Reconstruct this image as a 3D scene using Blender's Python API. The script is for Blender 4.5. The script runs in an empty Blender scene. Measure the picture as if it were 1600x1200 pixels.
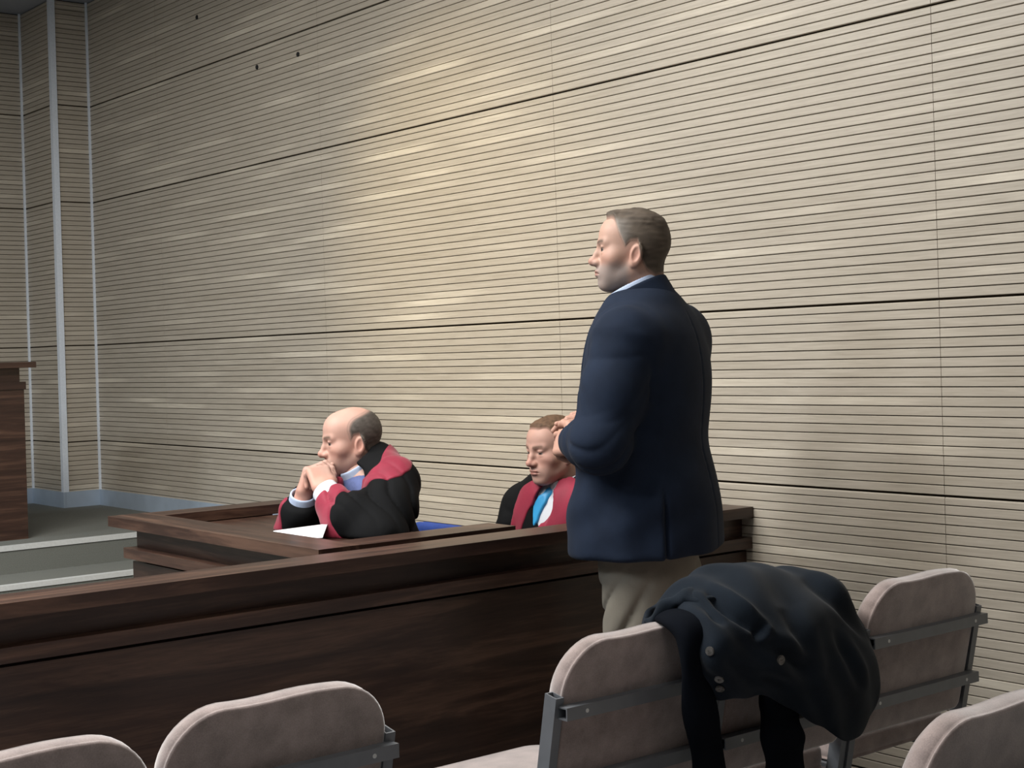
import bpy, bmesh, math, random
import numpy as np
from mathutils import Matrix, Vector
random.seed(7)
SC = bpy.context.scene
COL = SC.collection

# ------------------------------------------------------------------ camera
# world: x towards the slatted side wall, y along that wall, z up; camera above the origin
F, CX, CY = 2333.0, 800.0, 557.0
YAW, PIT, ROL, HC = math.radians(38.9), math.radians(-.144), math.radians(-1.692), 1.40
fw = np.array([math.sin(YAW)*math.cos(PIT), math.cos(YAW)*math.cos(PIT), math.sin(PIT)])
_r = np.array([math.cos(YAW), -math.sin(YAW), 0.0]); _u = np.cross(_r, fw)
rt = _r*math.cos(ROL) + _u*math.sin(ROL); up = -_r*math.sin(ROL) + _u*math.cos(ROL)
CAMP = np.array([0, 0, HC])
cam = bpy.data.cameras.new('camera'); cam_o = bpy.data.objects.new('camera', cam); COL.objects.link(cam_o)
cam.sensor_width = 36.0; cam.lens = 36.0*F/1600.0; cam.shift_y = -(600.0-CY)/1600.0
cam.clip_start = .05
_m = Matrix((rt, up, -fw)).transposed().to_4x4(); _m.translation = Vector(CAMP); cam_o.matrix_world = _m
SC.camera = cam_o
def ray(px, py): return rt*(px-CX)/F - up*(py-CY)/F + fw
def at(px, py, d): return CAMP + ray(px, py)*d                 # point seen at a pixel, at depth d
def ony(px, py, y): r = ray(px, py); return CAMP + r*(y/r[1])   # same, on the plane y
# horizontal directions: to the right and away, as the camera stands
RH, FH = _r.copy(), np.array([math.sin(YAW), math.cos(YAW), 0.0])
UPZ = np.array([0, 0, 1.0])

# ------------------------------------------------------------------ world, lights, exposure
w = bpy.data.worlds.new('world'); SC.world = w; w.use_nodes = True
w.node_tree.nodes['Background'].inputs[0].default_value = (.62, .68, .8, 1)
w.node_tree.nodes['Background'].inputs[1].default_value = .05
vs = SC.view_settings
vs.view_transform = 'Standard'; vs.look = 'None'; vs.gamma = 1.0; vs.use_curve_mapping = False
vs.exposure = 0.29
CEIL = 3.46
LAMPS = [  # x, y, size x, size y, watts, colour : recessed ceiling panels of the hall
    (.70, 4.70, 1.2, 1.2, 80, (1.0, .975, .93)),
    (.70, 3.10, 1.2, 1.2, 72, (1.0, .975, .93)),
    (2.00, 3.30, 1.2, 1.2, 20, (1.0, .975, .93)),
    (.70, .60, 1.2, 1.2, 8, (1.0, .95, .88)),
    (-1.6, 3.70, 1.2, .60, 80, (.86, .93, 1.0)),
    (-1.6, 1.20, 1.2, .60, 10, (.92, .95, 1.0)),
    (-1.6, 6.40, 1.2, .60, 62, (.80, .90, 1.0)),
]
for i, (x, y, sx, sy, wt, c) in enumerate(LAMPS):
    l = bpy.data.lights.new('ceiling_panel_light', 'AREA'); l.shape = 'RECTANGLE'; l.size = sx; l.size_y = sy
    l.energy = wt; l.color = c
    o = bpy.data.objects.new('ceiling_panel_light', l); COL.objects.link(o); o.location = (x, y, CEIL-.035)
# added warm spot, an unseen source, for the glow on the slatted wall
l = bpy.data.lights.new('added_wall_spot', 'SPOT'); l.energy = 130; l.color = (1.0, .80, .46); l.spot_size = math.radians(50); l.spot_blend = 1.0
l.shadow_soft_size = .08
o = bpy.data.objects.new('added_wall_spot', l); COL.objects.link(o); o.location = (1.45, 5.2, CEIL-.06)
o.rotation_euler = (Vector((3.5, 4.62, 1.72))-o.location).to_track_quat('-Z', 'Y').to_euler()

# ------------------------------------------------------------------ materials
def newmat(name):
    m = bpy.data.materials.new(name); m.use_nodes = True
    return m, m.node_tree, m.node_tree.nodes['Principled BSDF']
def N(t, kind, **kw):
    n = t.nodes.new(kind)
    for k, v in kw.items():
        if k in n.inputs: n.inputs[k].default_value = v
        else: setattr(n, k, v)
    return n
def ramp(t, src, stops):
    r = t.nodes.new('ShaderNodeValToRGB'); e = r.color_ramp.elements
    while len(e) < len(stops): e.new(.5)
    for i, (p, c) in enumerate(stops): e[i].position = p; e[i].color = (*c, 1)
    t.links.new(src, r.inputs[0]); return r
def bump(t, b, src, strength, dist=.002):
    n = N(t, 'ShaderNodeBump', Strength=strength, Distance=dist); t.links.new(src, n.inputs['Height']); t.links.new(n.outputs[0], b.inputs['Normal'])
def plain(name, col, rough=.6, metal=0.0, nscale=40, namt=.15, bmp=0.0, spec=.5, sheen=0.0):
    m, t, b = newmat(name)
    co = N(t, 'ShaderNodeTexCoord'); nz = N(t, 'ShaderNodeTexNoise', Scale=nscale, Detail=4.0)
    t.links.new(co.outputs['Object'], nz.inputs['Vector'])
    r = ramp(t, nz.outputs[0], [(.3, tuple(c*(1-namt) for c in col)), (.7, tuple(min(1, c*(1+namt)) for c in col))])
    t.links.new(r.outputs[0], b.inputs['Base Color'])
    b.inputs['Roughness'].default_value = rough; b.inputs['Metallic'].default_value = metal
    b.inputs['Specular IOR Level'].default_value = spec
    if sheen: b.inputs['Sheen Weight'].default_value = sheen; b.inputs['Sheen Roughness'].default_value = .4
    if bmp: bump(t, b, nz.outputs[0], bmp)
    return m
PITCH = .0271
def slat_mat(axis):
    """oak veneer, its grain along the slat (axis 0: x, 1: y); paler stretches here and there, each slat its own tone"""
    m, t, b = newmat('oak_slat_%d' % axis); L = t.links.new
    g = N(t, 'ShaderNodeNewGeometry'); sx = N(t, 'ShaderNodeSeparateXYZ'); L(g.outputs['Position'], sx.inputs[0])
    run, z = sx.outputs[axis], sx.outputs[2]
    row = N(t, 'ShaderNodeMath', operation='DIVIDE'); L(z, row.inputs[0]); row.inputs[1].default_value = PITCH
    fl = N(t, 'ShaderNodeMath', operation='FLOOR'); L(row.outputs[0], fl.inputs[0])
    # stretches of veneer ~0.5 m long, shifted row by row
    wn = N(t, 'ShaderNodeTexWhiteNoise', noise_dimensions='1D'); L(fl.outputs[0], wn.inputs['W'])
    a = N(t, 'ShaderNodeMath', operation='MULTIPLY_ADD'); L(run, a.inputs[0]); a.inputs[1].default_value = .85
    sh = N(t, 'ShaderNodeMath', operation='MULTIPLY'); L(wn.outputs[0], sh.inputs[0]); sh.inputs[1].default_value = 37.0; L(sh.outputs[0], a.inputs[2])
    cv = N(t, 'ShaderNodeCombineXYZ'); L(a.outputs[0], cv.inputs[0]); L(fl.outputs[0], cv.inputs[1])
    st = N(t, 'ShaderNodeTexNoise', Scale=1.0, Detail=1.5, noise_dimensions='2D'); L(cv.outputs[0], st.inputs['Vector'])
    # fine grain
    gv = N(t, 'ShaderNodeCombineXYZ')
    m1 = N(t, 'ShaderNodeMath', operation='MULTIPLY'); L(run, m1.inputs[0]); m1.inputs[1].default_value = 7.0
    m2 = N(t, 'ShaderNodeMath', operation='MULTIPLY'); L(z, m2.inputs[0]); m2.inputs[1].default_value = 160.0
    L(m1.outputs[0], gv.inputs[0]); L(m2.outputs[0], gv.inputs[1])
    gr = N(t, 'ShaderNodeTexNoise', Scale=1.0, Detail=5.0, Roughness=.6, Distortion=.6); L(gv.outputs[0], gr.inputs['Vector'])
    base = ramp(t, gr.outputs[0], [(.25, (.355, .312, .252)), (.5, (.42, .373, .305)), (.78, (.485, .435, .362))])
    pale = ramp(t, st.outputs[0], [(.2, (.90, .89, .87)), (.46, (1.0, 1.0, 1.0)), (.58, (1.03, 1.03, 1.03)), (.74, (1.42, 1.44, 1.44))])
    mx = N(t, 'ShaderNodeMix', data_type='RGBA', blend_type='MULTIPLY'); mx.inputs[0].default_value = 1.0
    L(base.outputs[0], mx.inputs[6]); L(pale.outputs[0], mx.inputs[7]); L(mx.outputs[2], b.inputs['Base Color'])
    b.inputs['Roughness'].default_value = .42; b.inputs['Specular IOR Level'].default_value = .45
    bump(t, b, gr.outputs[0], .12, .001)
    return m
def walnut_mat(name, axis, dark=(.017, .0080, .0060), mid=(.040, .0195, .0135), lite=(.105, .056, .037), rough=.33):
    m, t, b = newmat(name); L = t.links.new
    co = N(t, 'ShaderNodeNewGeometry'); mp = N(t, 'ShaderNodeMapping'); s = [16.0, 16.0, 16.0]; s[axis] = 1.1
    mp.inputs['Scale'].default_value = s; L(co.outputs['Position'], mp.inputs[0])
    n1 = N(t, 'ShaderNodeTexNoise', Scale=1.0, Detail=6.0, Roughness=.62, Distortion=1.2); L(mp.outputs[0], n1.inputs['Vector'])
    n2 = N(t, 'ShaderNodeTexNoise', Scale=9.0, Detail=3.0, Roughness=.6); L(mp.outputs[0], n2.inputs['Vector'])
    ad = N(t, 'ShaderNodeMath', operation='MULTIPLY_ADD'); L(n2.outputs[0], ad.inputs[0]); ad.inputs[1].default_value = .25; L(n1.outputs[0], ad.inputs[2])
    r = ramp(t, ad.outputs[0], [(.42, dark), (.62, mid), (.82, lite)])
    L(r.outputs[0], b.inputs['Base Color']); b.inputs['Roughness'].default_value = rough
    bump(t, b, ad.outputs[0], .06, .001)
    return m
def vcol_mat(name, rough=.5, sss=0.0, bmp=.1, nscale=220, spec=.4):
    m, t, b = newmat(name)
    a = N(t, 'ShaderNodeVertexColor', layer_name='Col'); t.links.new(a.outputs[0], b.inputs['Base Color'])
    b.inputs['Roughness'].default_value = rough; b.inputs['Specular IOR Level'].default_value = spec
    if sss:
        b.inputs['Subsurface Weight'].default_value = sss; b.inputs['Subsurface Radius'].default_value = (.008, .003, .0015); b.inputs['Subsurface Scale'].default_value = .6
    co = N(t, 'ShaderNodeTexCoord'); nz = N(t, 'ShaderNodeTexNoise', Scale=nscale, Detail=3.0); t.links.new(co.outputs['Object'], nz.inputs['Vector'])
    bump(t, b, nz.outputs[0], bmp, .001)
    return m
def cloth_mat(name, col, rough=.85, sheen=.15, weave=900, var=.12, spec=.25, patch=14.0):
    m, t, b = newmat(name); L = t.links.new
    co = N(t, 'ShaderNodeTexCoord')
    n1 = N(t, 'ShaderNodeTexNoise', Scale=patch, Detail=4.0); L(co.outputs['Object'], n1.inputs['Vector'])
    n2 = N(t, 'ShaderNodeTexNoise', Scale=float(weave), Detail=2.0); L(co.outputs['Object'], n2.inputs['Vector'])
    ad = N(t, 'ShaderNodeMath', operation='MULTIPLY_ADD'); L(n2.outputs[0], ad.inputs[0]); ad.inputs[1].default_value = .5; L(n1.outputs[0], ad.inputs[2])
    r = ramp(t, ad.outputs[0], [(.5, tuple(c*(1-var) for c in col)), (1.0, tuple(c*(1+var) for c in col))])
    L(r.outputs[0], b.inputs['Base Color']); b.inputs['Roughness'].default_value = rough
    b.inputs['Sheen Weight'].default_value = sheen; b.inputs['Sheen Roughness'].default_value = .45; b.inputs['Specular IOR Level'].default_value = spec
    bump(t, b, n2.outputs[0], .25, .001)
    return m
M = {}
M['slat_y'] = slat_mat(1); M['slat_x'] = slat_mat(0)
M['groove'] = plain('groove_backing', (.085, .055, .03), .8)
M['walnut_x'] = walnut_mat('walnut_grain_x', 0); M['walnut_y'] = walnut_mat('walnut_grain_y', 1)
M['plaster'] = plain('plaster', (.34, .33, .31), .9, nscale=8, namt=.05)
M['ceil'] = plain('ceiling_paint', (.30, .32, .36), .9, nscale=6, namt=.05)
M['floor'] = plain('hall_floor', (.27, .275, .28), .35, nscale=5, namt=.12)
M['carpet'] = plain('grey_carpet', (.135, .14, .125), .95, nscale=300, namt=.2, bmp=.3)
M['alu'] = plain('brushed_aluminium', (.74, .80, .88), .45, .1, nscale=90, namt=.05)
M['nosing'] = plain('nosing_metal', (.56, .57, .56), .5, .1, nscale=90, namt=.05)
M['skirt'] = plain('skirting_metal', (.42, .50, .60), .45, .25, nscale=12, namt=.05)
M['steel'] = plain('grey_powder_steel', (.16, .17, .185), .42, .35, nscale=30, namt=.06)
M['hole'] = plain('dark_hole', (.01, .01, .01), .9)
M['chair'] = cloth_mat('taupe_velour', (.275, .218, .202), .95, 1.0, 420, .26, .15, 26.0)
M['jacket'] = cloth_mat('navy_wool', (.0094, .0158, .0315), .88, .02, 700, .2, .15)
M['coat'] = cloth_mat('dark_navy_felt', (.0085, .0125, .0185), .95, .05, 350, .2, .1)
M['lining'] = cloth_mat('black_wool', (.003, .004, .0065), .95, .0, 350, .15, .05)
M['trouser'] = cloth_mat('khaki_cotton', (.16, .145, .118), .85, .05, 600, .12)
M['robe'] = cloth_mat('black_robe', (.0042, .0045, .0052), .85, .0, 500, .2, .15)
M['red'] = cloth_mat('crimson_satin', (.25, .020, .044), .6, .15, 500, .18, .25)
M['shirt'] = cloth_mat('pale_blue_shirt', (.42, .50, .66), .8, .05, 800, .08)
M['shirtd'] = cloth_mat('blue_check_shirt', (.085, .11, .24), .8, .05, 420, .35)
M['shirtw'] = cloth_mat('white_shirt', (.62, .65, .70), .8, .05, 800, .05)
M['tie'] = cloth_mat('sky_blue_tie', (.03, .30, .60), .45, .1, 500, .12, .5)
M['skin'] = vcol_mat('skin', .56, .08, .10)
M['hair'] = vcol_mat('short_hair', .7, 0, .5, 500, .3)
M['paper'] = plain('paper', (.86, .86, .88), .8, namt=.02)
M['blue'] = plain('blue_upholstery', (.025, .07, .34), .7, nscale=60)
M['shoe'] = plain('black_leather', (.012, .011, .01), .35)
M['horn'] = plain('horn_button', (.10, .095, .09), .25, .1, nscale=120, namt=.5)
M['gold'] = plain('gold', (.6, .42, .15), .3, .9)
M['lampface'], _t, _b = newmat('lamp_diffuser'); _b.inputs['Base Color'].default_value = (.9, .9, .88, 1)
_b.inputs['Emission Color'].default_value = (1, .96, .9, 1); _b.inputs['Emission Strength'].default_value = 1.5

# ------------------------------------------------------------------ mesh helpers
def link(name, me, mat, parent=None, loc=None, smooth=False):
    if mat is not None: me.materials.append(mat)
    o = bpy.data.objects.new(name, me); COL.objects.link(o)
    if parent is not None: o.parent = parent
    if loc is not None: o.location = loc
    if smooth:
        me.polygons.foreach_set('use_smooth', np.ones(len(me.polygons), dtype=bool))
    return o
def pyd(name, v, f, mat, parent=None, loc=None, smooth=False):
    me = bpy.data.meshes.new(name); me.from_pydata([tuple(map(float, p)) for p in v], [], [tuple(map(int, q)) for q in f]); me.update()
    return link(name, me, mat, parent, loc, smooth)
def tag(o, label, cat, group=None):
    o['label'] = label; o['category'] = cat
    if group: o['group'] = group
    return o
def struct(o, label=None):
    o['kind'] = 'structure'
    if label: o['label'] = label
    return o
def empty(name, loc=(0, 0, 0), rz=0.0):
    o = bpy.data.objects.new(name, None); COL.objects.link(o); o.location = loc; o.rotation_euler = (0, 0, rz); o.empty_display_size = .1
    return o
BOXF = [(0, 3, 2, 1), (4, 5, 6, 7), (0, 1, 5, 4), (1, 2, 6, 5), (2, 3, 7, 6), (3, 0, 4, 7)]
def boxv(x0, x1, y0, y1, z0, z1):
    return [(x0, y0, z0), (x1, y0, z0), (x1, y1, z0), (x0, y1, z0), (x0, y0, z1), (x1, y0, z1), (x1, y1, z1), (x0, y1, z1)]
def box(name, x0, x1, y0, y1, z0, z1, mat, parent=None, bev=0.0, o=(0, 0, 0)):
    me = bpy.data.meshes.new(name)
    bm = bmesh.new(); vv = [bm.verts.new((p[0]-o[0], p[1]-o[1], p[2]-o[2])) for p in boxv(x0, x1, y0, y1, z0, z1)]
    for f in BOXF: bm.faces.new([vv[i] for i in f])
    if bev: bmesh.ops.bevel(bm, geom=list(bm.edges), offset=bev, segments=2, affect='EDGES', profile=.5)
    bm.normal_update(); bm.to_mesh(me); bm.free()
    return link(name, me, mat, parent)
def extrude(name, prof, axis, a, b, mat, parent=None, o=(0, 0, 0)):
    """prof: list of (p, z) in the plane across the axis (0: runs along x, p = y; 1: runs along y, p = x)"""
    n = len(prof); v = []
    for t in (a, b):
        for p, z in prof: v.append((t-o[0], p-o[1], z-o[2]) if axis == 0 else (p-o[0], t-o[1], z-o[2]))
    f = [tuple(range(n))[::-1], tuple(range(n, 2*n))] + [(i, (i+1) % n, n+(i+1) % n, n+i) for i in range(n)]
    ob = pyd(name, v, f, mat, parent)
    bm = bmesh.new(); bm.from_mesh(ob.data); bmesh.ops.recalc_face_normals(bm, faces=bm.faces); bm.to_mesh(ob.data); bm.free()
    return ob
def cyl(name, c, ax, r, h, mat, parent=None, seg=20, bev=0.0):
    ax = Vector(ax).normalized(); me = bpy.data.meshes.new(name); bm = bmesh.new()
    bmesh.ops.create_cone(bm, cap_ends=True, segments=seg, radius1=r, radius2=r, depth=h)
    if bev: bmesh.ops.bevel(bm, geom=[e for e in bm.edges if e.calc_face_angle(0) > .8], offset=bev, segments=2, affect='EDGES')
    q = ax.to_track_quat('Z', 'Y').to_matrix().to_4x4(); q.translation = Vector(c); bmesh.ops.transform(bm, matrix=q, verts=bm.verts)
    bm.to_mesh(me); bm.free()
    return link(name, me, mat, parent)

# ------------------------------------------------------------------ implicit surfaces (for bodies and clothes)
def surface_nets(fn, lo, hi, h):
    lo = np.array(lo, float); hi = np.array(hi, float); n = np.ceil((hi-lo)/h).astype(int)+1
    g = [lo[i]+h*np.arange(n[i]) for i in range(3)]
    ev = lambda P: np.concatenate([np.asarray(fn(P[i:i+200000]), np.float32) for i in range(0, len(P), 200000)])
    st_ = 5; gc = [a[::st_] for a in g]; X, Y, Z = np.meshgrid(*gc, indexing='ij'); nc = X.shape          # coarse pass, then only near the surface
    dc = ev(np.stack([X, Y, Z], -1).reshape(-1, 3).astype(np.float32)).reshape(nc)
    ii = [np.minimum((np.arange(n[i])+st_//2)//st_, nc[i]-1) for i in range(3)]
    d = dc[np.ix_(*ii)].astype(np.float32); m = np.abs(d) < st_*h*1.9; w_ = np.argwhere(m)
    d[m] = ev((lo+h*w_).astype(np.float32))
    d[0], d[-1], d[:, 0], d[:, -1], d[:, :, 0], d[:, :, -1] = [np.maximum(a, h*.5) for a in (d[0], d[-1], d[:, 0], d[:, -1], d[:, :, 0], d[:, :, -1])]
    s = d < 0
    c = np.zeros(np.array(n)-1, np.int8); corners = [(i, j, k) for i in (0, 1) for j in (0, 1) for k in (0, 1)]
    sl = lambda a, o: a[o[0]:o[0]+n[0]-1, o[1]:o[1]+n[1]-1, o[2]:o[2]+n[2]-1]
    for o in corners: c += sl(s, o)
    act = (c > 0) & (c < 8); idx = np.argwhere(act); vid = -np.ones(act.shape, np.int64); vid[act] = np.arange(len(idx))
    dv = np.stack([sl(d, o)[act] for o in corners], 1); acc = np.zeros((len(idx), 3)); cnt = np.zeros(len(idx))
    for a in range(8):
        for b in range(a+1, 8):
            oa, ob = np.array(corners[a]), np.array(corners[b])
            if np.abs(oa-ob).sum() != 1: continue
            m = (dv[:, a] < 0) != (dv[:, b] < 0); t = dv[m, a]/(dv[m, a]-dv[m, b])
            acc[m] += oa+(ob-oa)*t[:, None]; cnt[m] += 1
    V = lo+h*(idx+acc/np.maximum(cnt, 1)[:, None]); Q = []
    for ax in range(3):
        b1, b2 = (ax+1) % 3, (ax+2) % 3
        o0 = [slice(1, -1)]*3; o0[ax] = slice(0, -1); o1 = list(o0); o1[ax] = slice(1, None)
        A, B = s[tuple(o0)], s[tuple(o1)]; e = np.argwhere(A != B)
        if not len(e): continue
        inside = A[A != B]; base = e.copy(); base[:, b1] += 1; base[:, b2] += 1
        def cell(i, j):
            q = base.copy(); q[:, b1] -= i; q[:, b2] -= j; return vid[q[:, 0], q[:, 1], q[:, 2]]
        q = np.stack([cell(1, 1), cell(0, 1), cell(0, 0), cell(1, 0)], 1); q[~inside] = q[~inside][:, ::-1]; Q.append(q)
    return V, (np.concatenate(Q) if Q else np.zeros((0, 4), int))
def build(name, parts, mat, parent=None, org=(0, 0, 0), color=None):
    """parts: list of (V, Q); one mesh; color: fn(V)->rgb"""
    V, Q, off = [], [], 0
    for v, q in parts: V.append(v); Q.append(q+off); off += len(v)
    V = np.concatenate(V); Q = np.concatenate(Q)
    me = bpy.data.meshes.new(name); me.vertices.add(len(V)); me.loops.add(len(Q)*4); me.polygons.add(len(Q))
    me.vertices.foreach_set('co', (V-np.array(org)).astype(np.float32).ravel()); me.loops.foreach_set('vertex_index', Q.astype(np.int32).ravel())
    me.polygons.foreach_set('loop_start', np.arange(0, len(Q)*4, 4, dtype=np.int32)); me.polygons.foreach_set('use_smooth', np.ones(len(Q), dtype=bool))
    me.update(calc_edges=True); me.validate()
    if color is not None:
        at_ = me.attributes.new('Col', 'FLOAT_COLOR', 'POINT'); c = np.ones((len(V), 4), np.float32); c[:, :3] = color(V); at_.data.foreach_set('color', c.ravel())
    return link(name, me, mat, parent, None if parent is not None else org)
def A3(v): return np.asarray(v, np.float32)
def nrm(v): v = np.asarray(v, float); return v/np.linalg.norm(v)
def smin(a, b, k):
    h = np.clip(.5+.5*(b-a)/k, 0, 1); return b+(a-b)*h-k*h*(1-h)
def smax(a, b, k): return -smin(-a, -b, k)
def sph(P, c, r): return np.linalg.norm(P-A3(c), axis=1)-r
def ell(P, c, r, R=None):
    q = P-A3(c)
    if R is not None: q = q @ A3(R).T          # rows of R: the ellipsoid's own axes
    r = A3(r); k0 = np.linalg.norm(q/r, axis=1); k1 = np.linalg.norm(q/(r*r), axis=1)
    return k0*(k0-1)/np.maximum(k1, 1e-6)
def cap(P, a, b, ra, rb=None):
    a, b = A3(a), A3(b); rb = ra if rb is None else rb; d = b-a; t = np.clip((P-a)@d/max(float(d@d), 1e-9), 0, 1)
    return np.linalg.norm(P-a-t[:, None]*d, axis=1)-(ra+(rb-ra)*t)
def chain(P, pts, rs, k=.02):
    d = None
    for i in range(len(pts)-1):
        e = cap(P, pts[i], pts[i+1], rs[i], rs[i+1]); d = e if d is None else smin(d, e, k)
    return d
def rbox(P, c, R, half, r):
    q = np.abs((P-A3(c)) @ A3(R).T)-A3(half)+r
    return np.linalg.norm(np.maximum(q, 0), axis=1)+np.minimum(q.max(axis=1), 0)-r
def loft(P, secs, side, fwd, n=2.4, k=.02):
    """secs: rows of (centre xyz, half width along side, half depth along fwd), by rising height"""
    S = np.array([[*s[0], s[1], s[2]] for s in secs], float); S = S[np.argsort(S[:, 2])]
    zz = np.linspace(S[0, 2], S[-1, 2], 200); ks = np.ones(21)/21
    def prm(c):
        v = np.interp(zz, S[:, 2], S[:, c]); vp = np.pad(v, 10, mode='edge'); return np.convolve(vp, ks, 'valid')
    z = P[:, 2]; cx, cy, a, b = [np.interp(z, zz, prm(c)).astype(np.float32) for c in (0, 1, 3, 4)]
    q = P[:, :2]-np.stack([cx, cy], 1); u = q@A3(side[:2]); v = q@A3(fwd[:2])
    rr = (np.abs(u/a)**n+np.abs(v/b)**n)**(1.0/n); d = (rr-1)*np.minimum(a, b)
    return smax(d, smax(float(S[0, 2])-z, z-float(S[-1, 2]), k), k)
def wob(P, fx, seed, dirs=None):
    rg = np.random.RandomState(seed); o = 0
    for i in range(4):
        d = rg.randn(3); d /= np.linalg.norm(d); o = o+np.sin(P@A3(d*fx*(.7+.6*rg.rand()))+rg.rand()*6.28+1.3*np.sin(P@A3(rg.randn(3)*fx*.35)))
    return o/4
def folds(P, a, b, freq, amp, seed=0, tilt=.3):
    """rings of creases across the limb a-b, fading out at its ends"""
    a, b = A3(a), A3(b); d = b-a; Lh = float(np.linalg.norm(d)); t = (P-a)@d/Lh**2
    side = nrm(np.cross(d, [.3, .2, 1.0])); ph = t*Lh*freq+tilt*freq*((P-a)@A3(side))+1.4*np.sin(P@A3([17, 23, 19])+seed)
    return amp*(1.7*(1-np.abs(np.sin(ph*.5)))**2-.5)*np.exp(-((t-.5)/.45)**2)

# ------------------------------------------------------------------ people: head, hand
def head_sdf(q, neck=1.0, ear=1.0):
    """q in head axes: x to the person's right, y forward, z up, eyes at z=0"""
    p = q.copy(); p[:, 0] = np.abs(p[:, 0])
    d = ell(p, (0, -.012, .030), (.077, .100, .087))
    d = smin(d, ell(p, (0, .045, .045), (.060, .047, .052)), .03)
    d = smin(d, ell(p, (0, .030, -.035), (.061, .062, .086)), .03)
    d = smin(d, cap(p, (.052, -.008, -.055), (.018, .064, -.098), .017, .018), .03)
    d = smin(d, ell(p, (0, .077, -.099), (.021, .018, .017)), .022)
    d = smin(d, sph(p, (.046, .050, -.024), .026), .022)
    d = smin(d, cap(p, (.008, .089, .019), (.044, .073, .021), .009, .009), .016)
    d = smax(d, -ell(p, (.033, .105, .004), (.021, .020, .012)), .012)
    d = smin(d, ell(p, (.034, .066, -.022), (.019, .018, .013)), .014)
    d = smin(d, ell(p, (.029, .062, -.062), (.022, .022, .03)), .02)
    d = smin(d, chain(p, [(0, .088, .014), (0, .1005, -.010), (0, .1115, -.031)], [.0068, .0080, .0110], .008), .014)
    d = smin(d, ell(p, (0, .094, -.036), (.0155, .022, .012)), .010)
    d = smin(d, sph(p, (0, .1145, -.0335), .0108), .008)
    d = smin(d, ell(p, (.0130, .1005, -.038), (.008, .0115, .0085)), .007)
    d = smax(d, -sph(p, (.0065, .107, -.0490), .0040), .004)
    d = smin(d, ell(p, (0, .080, -.066), (.029, .022, .021)), .016)
    d = smin(d, ell(p, (0, .1005, -.0625), (.021, .0065, .0045)), .006)
    d = smin(d, ell(p, (0, .099, -.0730), (.018, .0070, .0052)), .006)
    d = smax(d, -chain(p, [(0, .109, -.0678), (.014, .103, -.0680), (.026, .090, -.0705)], [.0020, .0020, .0012], .002), .003)
    eye = sph(p, (.032, .0755, .000), .0132)
    d = smin(d, eye, .002)
    d = smin(d, ell(p, (.032, .0760, .0086), (.0160, .0145, .0062)), .004)
    d = smin(d, ell(p, (.032, .0750, -.0095), (.0150, .0135, .0055)), .005)
    # ear
    te = .22; c_, s_ = math.cos(te), math.sin(te); R = [(1, .28, 0), (-.28, c_, s_), (0, -s_, c_)]
    e = ell(p, (.079, -.014, -.018), (.0085*ear, .020*ear, .033*ear), R)
    e = smin(e, ell(p, (.073, -.004, -.044), (.008, .009, .010)), .008)
    e = smax(e, -ell(p, (.0885, -.011, -.014), (.0095, .0128, .0235), R), .003)
    e = smin(e, ell(p, (.0745, -.017, -.008), (.006, .006, .014), R), .004)
    d = smin(d, e, .006)
    nk = cap(p, (0, -.032, -.055), (0, -.060, -.21), .055*neck, .062*neck)
    d = smin(d, nk, .03)
    return d
class Frame:
    def __init__(s, o, f, u=UPZ, sc=1.0):
        s.o = np.asarray(o, float); s.f = nrm(f); s.r = nrm(np.cross(s.f, u)); s.u = np.cross(s.r, s.f); s.sc = sc; s.R = np.array([s.r, s.f, s.u])
    def to(s, P): return ((P-A3(s.o)) @ A3(s.R).T)/s.sc
    def w(s, x, y, z): return s.o+s.sc*(s.r*x+s.f*y+s.u*z)
def facing(ang, pitch=0.0):
    """horizontal direction: 0 = to the left in view, + turns away from the camera; pitch up"""
    h = -RH*math.cos(ang)+FH*math.sin(ang); return h*math.cos(pitch)+UPZ*math.sin(pitch)
def mixc(c, k, m): return c*(1-m[:, None])+np.array(k)*m[:, None]
def sst(x, a, b): t = np.clip((x-a)/(b-a), 0, 1); return t*t*(3-2*t)
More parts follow.
